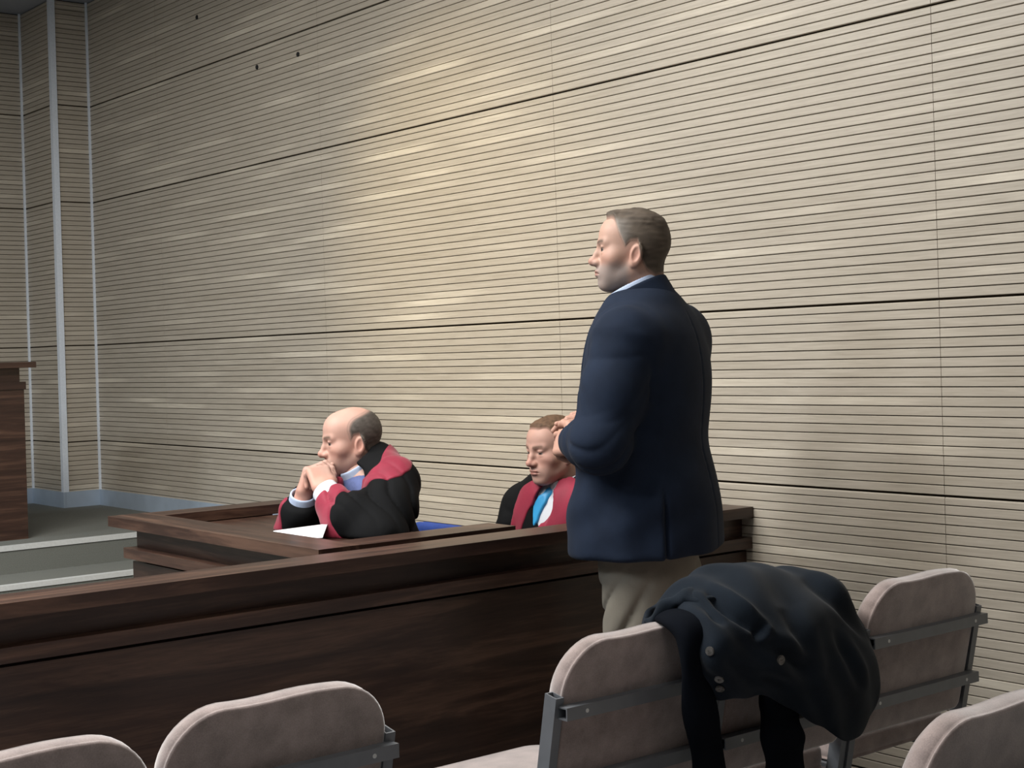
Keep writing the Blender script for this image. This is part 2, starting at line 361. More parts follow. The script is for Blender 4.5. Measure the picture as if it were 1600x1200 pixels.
def skin_color(q, base, hairmask, hair, brow, stubble=None, stub_c=(.3, .3, .3), gaze=0.0, lid=.0):
    x, y, z = np.abs(q[:, 0]), q[:, 1], q[:, 2]
    c = np.tile(np.array(base), (len(q), 1))
    n = np.sin(q[:, 0]*90+1)*np.sin(y*80)*np.sin(z*85+2)
    c *= (1+.05*n)[:, None]
    g = lambda cx, cy, cz, r: np.exp(-((x-cx)**2+(y-cy)**2+(z-cz)**2)/(2*r*r))
    c = mixc(c, (base[0]*.95, base[1]*.62, base[2]*.58), np.clip(.6*g(0, .118, -.036, .013)+.4*g(.045, .065, -.03, .02)+.5*g(.082, -.015, -.02, .022), 0, 1))
    lip = np.exp(-((z+.0675)/.0085)**4)*sst(y, .088, .096)*sst(x, .026, .018)
    c = mixc(c, (base[0]*.72, base[1]*.42, base[2]*.40), lip*.8)
    if stubble is not None: c = mixc(c, stub_c, stubble(x, y, z))
    br = np.exp(-((z-.021-.004*np.sin((x-.012)*60))/.0055)**2)*sst(x, .008, .014)*sst(x, .056, .046)*sst(y, .055, .066)
    c = mixc(c, brow, br*.85)
    ed = np.sqrt((x-.032)**2+(y-.0755)**2+z**2); onball = sst(ed, .0142, .0134)*sst(y, .080, .083)*sst(np.abs(z+lid*.5), .0066-lid, .0054-lid)
    c = mixc(c, (.36, .32, .30), onball*.9)
    ix = (x-.032); iris = np.exp(-((q[:, 0]-np.sign(q[:, 0])*.032-gaze)**2+(z+.0008)**2)/(2*.0042**2))*onball
    c = mixc(c, (.02, .014, .01), np.clip(iris*1.6, 0, 1))
    lash = np.exp(-((z-.0052+lid)/.0016)**2)*sst(np.abs(ix), .0150, .0120)*sst(y, .078, .083)
    c = mixc(c, (.03, .02, .015), lash*.75)
    c = mixc(c, hair, hairmask(x, y, z))
    far = sst(np.linalg.norm(q, axis=1), .22, .27)[:, None]; c = c*(1-far)+np.array([base[0]*1.02, base[1]*.92, base[2]*.9])*far
    return np.clip(c, 0, 1)
def hand_prims(wr, f, n, t, curl, spread=0.0, thumb=(.55, .75, -.25), sc=1.0, tcurl=.35):
    """wrist, direction of the fingers, back-of-hand normal, towards the thumb; curl: per finger three joint angles"""
    wr = np.asarray(wr, float); f = nrm(f); n = nrm(n-f*np.dot(n, f)); t = nrm(np.cross(f, n))*(1 if np.dot(np.cross(f, n), t) > 0 else -1)
    L = [(.043, .027, .021), (.048, .030, .022), (.045, .028, .021), (.035, .021, .019)]; B = [(.086, .029), (.090, .0098), (.086, -.0098), (.077, -.0275)]
    prims = []; fing = []
    for i in range(4):
        p = wr+sc*(f*B[i][0]+t*B[i][1]); a = 0.0; pts = [wr+sc*(f*.045+t*B[i][1]*.8), p]; lat = (1.5-i)*spread
        for j in range(3):
            a += curl[i][j]; d = f*math.cos(a)-n*math.sin(a)+t*lat; pts.append(pts[-1]+sc*L[i][j]*nrm(d))
        fing.append((pts, [sc*v for v in (.0105, .0100, .0092, .0083, .0072)]))
    tp = [wr+sc*(f*.022+t*.020), wr+sc*(f*.038+t*.036-n*.008)]
    d = nrm(f*thumb[1]+t*thumb[0]+n*thumb[2])
    for j, l in enumerate((.036, .030, .025)):
        tp.append(tp[-1]+sc*l*d); d = nrm(d-t*tcurl*.9-n*tcurl*.35)
    R = np.array([f, n, t])
    def fn(P):
        d = rbox(P, wr+sc*f*.048, R, (sc*.046, sc*.0145, sc*.039), sc*.0135)
        d = smin(d, cap(P, wr-sc*f*.10, wr+sc*f*.01, sc*.034, sc*.026), .02)
        d = smin(d, chain(P, tp, [sc*v for v in (.016, .0150, .0118, .0105, .0085)], .008), .012)
        g = None
        for pts, rs in fing:
            e = chain(P, pts, rs, .004); g = e if g is None else np.minimum(g, e)
        return smin(d, g, .006)
    allp = np.array([p for pts, _ in fing for p in pts]+tp+[wr-sc*f*.06]); return fn, allp.min(0)-.03, allp.max(0)+.03, fing

# ================================================================== THE ROOM
XW, YF, YP, XP = 3.5, 8.56, 8.10, 3.288       # side wall, far wall, pilaster front, pilaster side
struct(box('floor', -5.2, XW+.1, -5.2, YF+.3, -.12, 0, M['floor']))
struct(box('ceiling', -5.2, XW+.1, -5.2, YF+.3, CEIL, CEIL+.12, M['ceil']))
struct(box('wall_left', -5.2, -5.1, -5.2, YF+.3, 0, CEIL, M['plaster']))
struct(box('wall_back', -5.1, XW+.1, -5.2, -5.1, 0, CEIL, M['plaster']))
wall_r = struct(box('wall_right', XW+.022, XW+.1, -5.1, YF+.3, 0, CEIL, M['groove']), 'side wall clad in horizontally grooved oak veneer panels')
wall_f = struct(box('wall_far', -5.1, XP+.022, YF+.022, YF+.12, 0, CEIL, M['groove']), 'far wall clad in grooved oak panels')
wall_p = struct(box('wall_pilaster', XP+.022, XW+.022, YP+.022, YF+.12, 0, CEIL, M['groove']), 'pilaster clad in grooved oak panels at the corner of the room')
JY = [-2.32, -.73, .865, 2.459, 4.06, 5.637, 7.234, YP]              # upright joints
SEAM = [-.38, .1605, .972, 1.515, 2.325, 2.870, CEIL]                # level joints
def rows(lo, hi, top=False):
    n = int(round((hi-lo)/PITCH)); p = (hi-lo)/n; return [(lo+i*p, lo+(i+1)*p, i == n-1) for i in range(n)]
def slat_verts(a, b, z0, z1, front, back, wide=False):
    """a board from a to b along the wall, its face towards the room with small chamfers"""
    g = .0013; zt = z1-g-(.0040 if wide else 0); zb = z0+g; ch = .0013
    cu = .0035 if wide else ch
    prof = [(back, zb), (front+ch, zb), (front, zb+ch), (front, zt-cu), (front+cu, zt), (back, zt)]
    n = 6; v = [(p, a, z) for p, z in prof]+[(p, b, z) for p, z in prof]
    f = [tuple(range(n)), tuple(range(2*n-1, n-1, -1))]+[((i+1) % n, i, n+i, n+(i+1) % n) for i in range(n)]
    return v, f
big = []; rest_v, rest_f = [], []
def inframe(y0, y1, z0, z1):
    ps = []
    for y in (max(y0, 1.2), (max(y0, 1.2)+y1)/2, y1):
        p = np.array([XW, y, z1])-CAMP; d = p@fw; ps.append((CX+F*(p@rt)/d, CY-F*(p@up)/d, d))
    vis = [q for q in ps if -40 < q[0] < 1640 and -30 < q[1] < 1230]
    return vis
for ci in range(len(JY)-1):
    y0, y1 = JY[ci]+.0008, JY[ci+1]-.0008
    for bi in range(len(SEAM)-1):
        panel = None
        for z0, z1, last in rows(SEAM[bi], SEAM[bi+1]):
            if z1 < .02: continue
            z0 = max(z0, 0)
            vis = inframe(y0, y1, z0, z1)
            if ci in (2, 3, 4) and vis and z0 > .27 and not (ci == 4 and z1 > 2.87):
                big.append((ci, bi, y0, y1, z0, z1, last))
            else:
                v, f = slat_verts(y0, y1, z0, z1, XW, XW+.012, last); k = len(rest_v); rest_v += v; rest_f += [tuple(i+k for i in q) for q in f]
NBIG = len(big)
panels = {}
for ci, bi, y0, y1, z0, z1, last in big:
    if (ci, bi) not in panels:
        zb = max(SEAM[bi], 0)
        panels[ci, bi] = box('wall_panel', XW+.012, XW+.0215, y0, y1, zb+.002, SEAM[bi+1]-.006, M['groove'], wall_r)
    v, f = slat_verts(y0, y1, z0, z1, XW, XW+.012, last); pyd('slat', v, f, M['slat_y'], panels[ci, bi])
o = pyd('slat_cladding', rest_v, rest_f, M['slat_y'], wall_r); o['kind'] = 'stuff'
def clad(parent, axis, a, b, front, back, name='slat_cladding', flip=False):
    vv, ff = [], []
    for bi in range(1, len(SEAM)-1):
        for z0, z1, last in rows(SEAM[bi], SEAM[bi+1]):
            v, f = slat_verts(a, b, z0, z1, front, back, last)
            if axis == 0: v = [(p[1], p[0], p[2]) for p in v]
            k = len(vv); vv += v; ff += [tuple(i+k for i in (q[::-1] if axis == 0 else q)) for q in f]
    o = pyd(name, vv, ff, M['slat_y'] if axis == 1 else M['slat_x'], parent); o['kind'] = 'stuff'
clad(wall_p, 0, XP+.001, XW-.001, YP, YP+.021)        # pilaster, face towards the hall
clad(wall_p, 1, YP+.001, YF-.001, XP, XP+.021)        # pilaster, side face
clad(wall_f, 0, -5.05, XP-.001, YF, YF+.021)
for q in ((402, 105), (466, 85), (308, 27)):           # old fixing holes in the cladding
    r_ = ray(*q); p = CAMP+r_*(XW/r_[0])
    cyl('fixing_hole', p, (-1, 0, 0), .011, .008, M['hole'], wall_r, 12)
# aluminium angles on the corners
struct(box('trim_1', XW-.011, XW, YP-.011, YP, .60, CEIL, M['alu']))
struct(box('trim_2', XP-.012, XP+.020, YP-.012, YP+.020, .60, CEIL, M['alu']))
struct(box('trim_3', XP-.011, XP, YF-.011, YF, .60, CEIL, M['alu']))
# raised platform with steps
PZ = .605
st = [(6.57, PZ), (6.215, .484), (5.86, .363), (5.505, .242), (5.15, .121)]
o = struct(box('floor_platform', -5.1, XW, st[0][0], YF, 0, PZ, M['carpet']), 'raised carpeted platform at the end of the room')
for i, (y, z) in enumerate(st):
    if i: struct(box('step', -5.1, XW, y, st[i-1][0], 0, z, M['carpet']), 'carpeted step with a pale metal nosing')
    prof = [(y-.005, z-.018), (y, z-.018), (y, z), (y+.035, z), (y+.035, z+.003), (y-.005, z+.003)]
    struct(extrude('trim_%d' % (4+i), prof, 0, -5.1, XW, M['nosing']))
struct(box('baseboard_right', XW-.014, XW, 5.2, YP-.001, PZ, PZ+.088, M['skirt']))
struct(box('baseboard_pilaster', XP-.001, XW-.014, YP-.014, YP, PZ, PZ+.088, M['skirt']))
struct(box('baseboard_side', XP-.014, XP, YP-.014, YF, PZ, PZ+.088, M['skirt']))
struct(box('baseboard_far', -5.05, XP-.014, YF-.014, YF, PZ, PZ+.088, M['skirt']))
# ceiling fittings of the lamps set at the top of this script
for i, (x, y, sx, sy, wt, c) in enumerate(LAMPS):
    e = empty('ceiling_light', (x, y, CEIL))
    box('housing', -sx/2-.03, sx/2+.03, -sy/2-.03, sy/2+.03, -.025, 0, M['alu'], e, .004)
    box('diffuser', -sx/2, sx/2, -sy/2, sy/2, -.032, -.0251, M['lampface'], e, .002)
    tag(e, ['square ceiling light above the open floor left of the dock', 'square ceiling light above the left end of the chair row', 'square ceiling light above the standing man and the dock', 'square ceiling light nearest to the viewer',
            'rectangular ceiling light in the middle of the hall, level with the dock', 'rectangular ceiling light in the middle of the hall, level with the chairs', 'rectangular ceiling light near the raised platform'][i], 'ceiling light', 'ceiling lights')
e = empty('added_wall_washer', (1.45, 5.2, CEIL)); cyl('mount', (0, 0, -.010), (0, 0, 1), .05, .02, M['alu'], e);  # fitting for the added spot that warms the wall
t_ = nrm(np.array([2.05, -.45, -1.4])); cyl('spot_can', -t_*.06+np.array([0, 0, -.06]), t_, .038, .07, M['alu'], e)
tag(e, 'small added ceiling spotlight for the warm glow on the slatted wall', 'spotlight')

# ================================================================== WOODEN BENCH, DOCK, JUDGES' DESK
def rail(parent, axis, a, b, face, sgn, top, thick, mat, ends=(0, 0), lo=0.0, capw=.135):
    """panelled barrier running from a to b; face: where the front of its cap stands; sgn: +1 if its body lies on the + side of the face"""
    s = sgn; fz = face
    capp = [(fz, top-.033), (fz+s*capw, top-.033), (fz+s*capw, top), (fz, top)]
    extrude('cap', capp, axis, a, b, mat, parent)
    a2, b2 = a+ends[0], b-ends[1]
    fr = [(fz+s*.050, top-.0331), (fz+s*.050, top-.096), (fz+s*(capw-.03), top-.096), (fz+s*(capw-.03), top-.0331)]
    extrude('frieze', fr, axis, a2, b2, mat, parent)
    lg = [(fz+s*.008, top-.0961), (fz+s*.008, top-.130), (fz+s*(capw-.02), top-.130), (fz+s*(capw-.02), top-.0961)]
    extrude('ledge', lg, axis, a2-.012*(ends[0] > 0), b2+.012*(ends[1] > 0), mat, parent)
    gp = [(fz+s*.075, top-.1301), (fz+s*.075, top-.142), (fz+s*(capw-.045), top-.142), (fz+s*(capw-.045), top-.1301)]
    extrude('shadow_gap', gp, axis, a2+.01, b2-.01, mat, parent)  # recess added so that a dark line of shade falls under the ledge
    pn = [(fz+s*.034, top-.1421), (fz+s*.034, lo+.07), (fz+s*(capw-.04), lo+.07), (fz+s*(capw-.04), top-.1421)]
    extrude('panel', pn, axis, a2, b2, mat, parent)
    pl = [(fz+s*.052, lo+.07), (fz+s*.052, lo), (fz+s*(capw-.045), lo), (fz+s*(capw-.045), lo+.07)]
    extrude('plinth', pl, axis, a2, b2, M['shoe'], parent)
bench = empty('barrier_bench'); rail(bench, 0, -2.2, XW-.002, 3.160, 1, .898, .033, M['walnut_x'])
tag(bench, 'long dark walnut barrier running from the slatted wall across the courtroom', 'barrier')
dock = empty('dock_enclosure')
rail(dock, 1, 3.375, 4.70, 2.052, 1, .898, .033, M['walnut_y'], (.02, .11))
rail(dock, 0, 2.187, 2.72, 3.378, 1, .897, .033, M['walnut_x'], (.0, .012), capw=.125)
# far rail: its panel stops short, its cap runs on to the wall
for nm, pr, a, b in (('cap', [(4.57, .864), (4.70, .864), (4.70, .897), (4.57, .897)], 2.187, 2.96), ('panel', [(4.60, .0), (4.67, .0), (4.67, .8639), (4.60, .8639)], 2.187, 2.615)):
    extrude(nm, pr, 0, a, b, M['walnut_x'], dock)
for xx in (2.87,): box('support_post', xx, xx+.06, 4.605, 4.665, 0, .8639, M['walnut_x'], dock)
tag(dock, 'dark walnut dock enclosure with a flat cap rail around the seated man', 'enclosure')
desk = empty('dock_desk')
box('desk_top', 2.20, 2.62, 3.52, 4.56, .836, .862, M['walnut_y'], desk, .003)
for yy in (3.56, 4.49): box('desk_leg', 2.26, 2.56, yy, yy+.028, 0, .8359, M['walnut_y'], desk)
box('modesty_panel', 2.23, 2.25, 3.589, 4.489, .25, .8359, M['walnut_y'], desk)
tag(desk, 'narrow dark wooden desk inside the dock under the paper', 'desk')
pod = empty('judge_desk')
PX, PY = 2.583, 6.795
box('desk_cap', .4, 2.628, PY-.03, PY+.75, 1.397, 1.424, M['walnut_x'], pod, .002)
box('frieze', .45, 2.570, PY+.03, PY+.69, 1.333, 1.3969, M['walnut_x'], pod)
box('ledge', .44, 2.590, PY+.006, PY+.71, 1.298, 1.3329, M['walnut_x'], pod)
box('desk_body', .45, PX, PY+.014, PY+.70, PZ, 1.2979, M['walnut_x'], pod)
tag(pod, 'tall dark walnut desk standing on the raised platform at the far left', 'desk')

# ================================================================== CHAIRS
def cushion(name, wid, hgt, thick, rad, mat, parent, tilt=0.0, loc=(0, 0, 0), wave=0.0, flat=False, taper=0.0):
    """upholstered slab in x/z with round upper corners and a soft edge; thickness along y"""
    nseg = 10; out = []
    w2 = wid/2
    rb = .02
    def arc(cx, cz, r, a0, a1): return [(cx+r*math.cos(a0+(a1-a0)*i/nseg), cz+r*math.sin(a0+(a1-a0)*i/nseg)) for i in range(nseg+1)]
    for i in range(7): out.append((-w2+taper+rb+(2*w2-2*taper-2*rb)*i/6, 0))
    out += arc(w2-taper-rb, rb, rb, -math.pi/2, 0)[1:]
    out += [(w2-taper+taper*(k/4), rb+(hgt-rad-rb)*k/4) for k in range(1, 4)]
    out += arc(w2-rad, hgt-rad, rad, 0, math.pi/2)
    out += [(w2-rad-(2*w2-2*rad)*k/8, hgt+wave*math.sin(k/8*math.pi*2.0)) for k in range(1, 8)]
    out += arc(-w2+rad, hgt-rad, rad, math.pi/2, math.pi)
    out += [(-w2+taper*(1-k/4), hgt-rad+(rb-hgt+rad)*k/4) for k in range(1, 4)]
    out += arc(-w2+taper+rb, rb, rb, math.pi, 1.5*math.pi)[:-1]
    cx, cz = 0, hgt*.5
    lay = [(0, .005), (.0015, .0015), (.004, -.0022), (.0065, -.0010), (.0085, .0012), (.012, -.0006), (.024, -.002), (thick-.02, -.001), (thick-.009, .003), (thick-.002, .010), (thick, .02)]
    v, f = [], []; n = len(out)
    for (yy, ins) in lay:
        for (x, z) in out:
            dx, dz = x-cx, z-cz; k = 1-ins/max(abs(dx), abs(dz), .08)
            v.append((cx+dx*k, yy, cz+dz*k))
    for l in range(len(lay)-1):
        for i in range(n): j = (i+1) % n; f.append((l*n+i, l*n+j, (l+1)*n+j, (l+1)*n+i))
    # gently domed faces
    for l, yy, s in ((0, -.004, 1), (len(lay)-1, thick+.008, -1)):
        prev = l*n
        for k, dy in ((.75, .6), (.4, .9)):
            base = len(v)
            for i in range(n):
                x, _, z = v[l*n+i]; v.append((cx+(x-cx)*k, v[l*n][1]+(yy-v[l*n][1])*dy, cz+(z-cz)*k))
            for i in range(n):
                j = (i+1) % n; q = (prev+i, base+i, base+j, prev+j); f.append(q if s > 0 else q[::-1])
            prev = base
        v.append((cx, yy, cz)); c = len(v)-1
        for i in range(n):
            j = (i+1) % n; q = (prev+i, c, prev+j); f.append(q if s > 0 else q[::-1])
    if flat: v = [(x, z, y) for x, y, z in v]; f = [q[::-1] for q in f]
    cs, sn = math.cos(tilt), math.sin(tilt)
    v = [(x+loc[0], y*cs+z*sn+loc[1], -y*sn+z*cs+loc[2]) for x, y, z in v] if not flat else [(x+loc[0], y+loc[1], z+loc[2]) for x, y, z in v]
    o = pyd(name, v, f, mat, parent, None, True)
    bm = bmesh.new(); bm.from_mesh(o.data); bmesh.ops.recalc_face_normals(bm, faces=bm.faces); bm.to_mesh(o.data); bm.free()
    return o
def tube_rect(name, a, b, wx, wy, wall, mat, parent, fwdv=(0, 1, 0)):
    """hollow rectangular steel tube from a to b, open at its ends"""
    a, b = Vector(a), Vector(b); d = (b-a).normalized(); xx = Vector((1, 0, 0)); xx = (xx-d*xx.dot(d)).normalized() if abs(d.x) < .9 else Vector((0, 1, 0)); yy = d.cross(xx)
    v = []
    for p in (a, b):
        for k in (0, 1):
            ix, iy = wx/2-k*wall, wy/2-k*wall
            for sx, sy in ((-1, -1), (1, -1), (1, 1), (-1, 1)): v.append(p+xx*ix*sx+yy*iy*sy)
    f = []
    for i in range(4):
        j = (i+1) % 4
        f += [(i, j, 8+j, 8+i), (4+j, 4+i, 12+i, 12+j), (j, i, 4+i, 4+j), (8+i, 8+j, 12+j, 12+i)]
    o = pyd(name, v, f, mat, parent)
    bm = bmesh.new(); bm.from_mesh(o.data); bmesh.ops.recalc_face_normals(bm, faces=bm.faces); bm.to_mesh(o.data); bm.free()
    return o
def make_chair(wave=.0):
    """faces +y; origin on the floor under the backrest; back 0.85 m high"""
    t = empty('hall_chair'); tl = -.20
    back_y, back_z = .105, .515
    cushion('backrest', .405, .348, .052, .10, M['chair'], t, tl, (0, back_y-.026, back_z), wave, taper=.008)
    yy = lambda z: back_y+(z-back_z)*math.tan(tl)            # leaning line of the frame
    for s in (-1, 1):
        x = s*.2125
        tube_rect('side_post', (x, yy(.20)-.012, .20), (x, yy(.765)-.012, .765), .0195, .032, .003, M['steel'], t)
        tube_rect('foot_leg', (x, yy(.20)-.03, .215), (x, -.06, .0), .0195, .032, .003, M['steel'], t)
        tube_rect('front_leg', (x*.96, .50, .43), (x*.96, .56, .0), .0195, .032, .003, M['steel'], t)
        tube_rect('seat_bearer', (x*.95, .52, .425), (x*.95, yy(.425)-.005, .425), .022, .036, .003, M['steel'], t)
    for z in (.735, .592):
        b = tube_rect('crossbar', (-.2145, yy(z)-.0405, z), (.2145, yy(z)-.0405, z), .028, .024, .003, M['steel'], t)
        for s in (-1, 1): cyl('screw', (s*.165, yy(z)-.0535, z), (0, -1, 0), .004, .003, M['nosing'], b, 10)
    tube_rect('front_rail', (-.19, .50, .415), (.19, .50, .415), .026, .026, .003, M['steel'], t)
    cushion('seat', .40, .46, .062, .06, M['chair'], t, 0, (0, .125, .445), flat=True)
    return t
chair0 = make_chair(.002)
def copy_tree(o, parent=None):
    c = o.copy(); COL.objects.link(c); c.parent = parent
    for ch in list(o.children): copy_tree(ch, c)
    return c
CH = [(1.990, 2.065, .0, 'taupe velour chair with the dark coat thrown over the right half of its back'),
      (2.436, 2.065, .0, 'taupe velour chair almost hidden under the dark coat'),
      (2.884, 2.06, -.0, 'taupe velour chair in the row beside the slatted wall, right of the coat'),
      (1.203, 2.085, .0, 'taupe velour chair left of the gap in the row, its whole backrest top in view'),
      (.757, 2.045, .0, 'taupe velour chair in the bottom left corner'),
      (1.945, 1.245, .0, 'taupe velour chair of the nearer row in the bottom right corner')]
for i, (x, y, rz, lb) in enumerate(CH):
    c = chair0 if i == 0 else copy_tree(chair0)
    c.location = (x, y, 0); c.rotation_euler = (0, 0, rz); tag(c, lb, 'chair', 'taupe chairs of the public seats')

# ================================================================== COAT over the chair backs
def cr(p, t):
    """Catmull-Rom through control rows p at parameters t in 0..len-1"""
    p = np.asarray(p, float); n = len(p); i = np.clip(np.floor(t).astype(int), 0, n-2); u = (t-i)
    g = lambda k: p[np.clip(k, 0, n-1)]
    sh = (-1,)+(1,)*(p.ndim-1); u = u.reshape(sh)
    return .5*((2*g(i))+(-g(i-1)+g(i+1))*u+(2*g(i-1)-5*g(i)+4*g(i+1)-g(i+2))*u**2+(-g(i-1)+3*g(i)-3*g(i+1)+g(i+2))*u**3)
COLS = [[(1050, 957), (1076, 976), (1085, 1010), (1094, 1040), (1101, 1066), (1108, 1092)],
        [(1083, 922), (1104, 958), (1116, 1000), (1126, 1036), (1134, 1064), (1140, 1090)],
        [(1118, 898), (1140, 945), (1155, 990), (1166, 1030), (1175, 1065), (1180, 1090)],
        [(1160, 886), (1180, 938), (1196, 986), (1207, 1030), (1216, 1070), (1222, 1100)],
        [(1215, 892), (1231, 940), (1243, 990), (1252, 1035), (1258, 1080), (1262, 1122)],
        [(1262, 893), (1282, 938), (1293, 990), (1300, 1040), (1303, 1095), (1300, 1147)],
        [(1300, 903), (1322, 948), (1337, 1000), (1346, 1050), (1346, 1100), (1326, 1158)],
        [(1322, 928), (1344, 966), (1362, 1006), (1375, 1052), (1371, 1096), (1348, 1134)]]
DEP = [2.060, 1.985, 1.950, 1.940, 1.945, 1.960]
G = np.zeros((8, 8, 3))
for i, c in enumerate(COLS):
    edge = .075 if i == 7 else (.02 if i == 6 else 0)
    if i == 0: edge = .03
    for j, q in enumerate(c):
        bul = -.035*math.sin(math.pi*min(1, (j)/5))*math.sin(math.pi*i/7)
        G[i, j+2] = ony(q[0], q[1], DEP[j]+edge+bul)
    top = G[i, 2]
    G[i, 1] = top+np.array([.012, .085, -.012]); G[i, 0] = top+np.array([.02, .135, -.14])
nu, nv = 92, 92
S1 = cr(G, np.linspace(0, 7, nu)); S = np.transpose(cr(np.transpose(S1, (1, 0, 2)), np.linspace(0, 7, nv)), (1, 0, 2))
uu, vv = np.meshgrid(np.linspace(0, 7, nu), np.linspace(-2, 5, nv), indexing='ij')
du = np.gradient(S, axis=0); dv_ = np.gradient(S, axis=1); nr = np.cross(du, dv_); nr /= np.linalg.norm(nr, axis=2, keepdims=True)
if nr[..., 1].mean() > 0: nr = -nr
def crease(a, b, wid, dep, ends=.35):
    a, b = np.array(a, float), np.array(b, float); d = b-a; L2 = d@d
    t = ((uu-a[0])*d[0]+(vv-a[1])*d[1])/L2; tc = np.clip(t, 0, 1); q = np.hypot(uu-a[0]-tc*d[0], vv-a[1]-tc*d[1])
    fade = np.clip(np.minimum(tc, 1-tc)/ends, 0, 1)**.7
    s = np.sign((uu-a[0])*d[1]-(vv-a[1])*d[0])
    return -dep*np.exp(-(q/wid)**2)*fade+dep*.7*np.exp(-((q-1.8*wid)/wid)**2)*(s > 0)*fade
H = crease((1.2, .4), (3.0, 2.2), .20, .022)+crease((.6, .2), (1.6, 1.6), .16, .014)+crease((4.7, .2), (6.6, 1.9), .22, .017)+crease((5.3, 1.8), (5.9, 3.7), .18, .012)
H += crease((3.0, 1.7), (2.6, 2.3), .12, .010, .2)+crease((3.8, 1.2), (4.4, 3.3), .26, .012)+crease((2.4, 2.2), (4.6, 3.6), .3, .012)+crease((1.4, 3.6), (4.5, 4.2), .3, .006)
H += .006*np.sin(uu*2.3+vv*1.1)*np.sin(vv*1.4+1)+.003*np.sin(uu*5.1-vv*2.7)
S = S+nr*H[..., None]
thk = .011; inner = S-nr*thk
co = np.concatenate([S.reshape(-1, 3), inner.reshape(-1, 3)]); ff = []
idx = lambda i, j, l=0: l*nu*nv+i*nv+j
for i in range(nu-1):
    for j in range(nv-1):
        ff.append((idx(i, j), idx(i, j+1), idx(i+1, j+1), idx(i+1, j))); ff.append((idx(i, j, 1), idx(i+1, j, 1), idx(i+1, j+1, 1), idx(i, j+1, 1)))
for i in range(nu-1):
    ff.append((idx(i, 0), idx(i+1, 0), idx(i+1, 0, 1), idx(i, 0, 1))); ff.append((idx(i+1, nv-1), idx(i, nv-1), idx(i, nv-1, 1), idx(i+1, nv-1, 1)))
for j in range(nv-1):
    ff.append((idx(0, j+1), idx(0, j), idx(0, j, 1), idx(0, j+1, 1))); ff.append((idx(nu-1, j), idx(nu-1, j+1), idx(nu-1, j+1, 1), idx(nu-1, j, 1)))
CO = ony(1200, 1000, 2.0)
coat = empty('coat', (CO[0], CO[1], .52)); OC = np.array([CO[0], CO[1], .52])
o = pyd('coat_body', co-OC, ff, M['coat'], coat, None, True)
bm = bmesh.new(); bm.from_mesh(o.data); bmesh.ops.recalc_face_normals(bm, faces=bm.faces); bm.to_mesh(o.data); bm.free()
def band(name, pts, wid, thick, mat, seed):
    """a flattened hanging sleeve swept along points, wid across x"""
    pts = np.array(pts, float); t = np.linspace(0, len(pts)-1, 40); c = cr(pts, t); n = 22; v, f = [], []
    for k in range(40):
        tan = nrm(c[min(k+1, 39)]-c[max(k-1, 0)]); sx = nrm(np.array([1.0, 0, 0])-tan*tan[0]); sy = np.cross(tan, sx)
        ww = np.interp(k/39, np.linspace(0, 1, len(wid)), wid); th = thick*(1+.25*math.sin(k*.5+seed))
        for i in range(n):
            a = 2*math.pi*i/n; rr = 1+.06*math.sin(3*a+k*.35+seed)
            v.append(c[k]+sx*ww/2*np.sign(math.cos(a))*abs(math.cos(a))**.7*rr+sy*th/2*math.sin(a)*rr-OC)
    for k in range(39):
        for i in range(n): j = (i+1) % n; f.append((k*n+i, k*n+j, (k+1)*n+j, (k+1)*n+i))
    f += [tuple(range(n))[::-1], tuple(range(39*n, 40*n))]
    o = pyd(name, v, f, mat, coat, None, True)
    bm = bmesh.new(); bm.from_mesh(o.data); bmesh.ops.recalc_face_normals(bm, faces=bm.faces); bm.to_mesh(o.data); bm.free()
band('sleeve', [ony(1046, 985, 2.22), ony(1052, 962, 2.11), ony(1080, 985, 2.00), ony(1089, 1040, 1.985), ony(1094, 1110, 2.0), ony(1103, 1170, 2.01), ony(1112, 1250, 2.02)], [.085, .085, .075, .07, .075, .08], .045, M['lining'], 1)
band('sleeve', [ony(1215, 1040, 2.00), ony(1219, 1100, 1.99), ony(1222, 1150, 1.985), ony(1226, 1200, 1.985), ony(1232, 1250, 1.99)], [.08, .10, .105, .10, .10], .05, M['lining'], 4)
band('rolled_collar', [ony(1022, 980, 2.13), ony(1050, 950, 2.10), ony(1082, 935, 2.06), ony(1110, 950, 2.01)], [.05, .07, .06, .04], .035, M['coat'], 2)
for q in ((1111, 1018), (1124, 1060), (1125, 1074), (1217, 1030)):
    d2 = np.array([(ray(*q)@(p-CAMP))/np.linalg.norm(ray(*q))/np.linalg.norm(p-CAMP) for p in S.reshape(-1, 3)]); k = int(np.argmax(d2)); p, nn = S.reshape(-1, 3)[k], nr.reshape(-1, 3)[k]
    r_ = .010 if q[0] == 1217 else .0088
    b = cyl('button', p+nn*.003-OC, nn, r_, .005, M['horn'], coat, 20, .0012)
    for s in (-1, 1): cyl('button_hole', p+nn*.0057-OC+np.array([s*.002, 0, .001]), nn, .0011, .0006, M['hole'], b, 8)
tag(coat, 'dark navy wool coat thrown over the backs of two taupe chairs', 'coat')

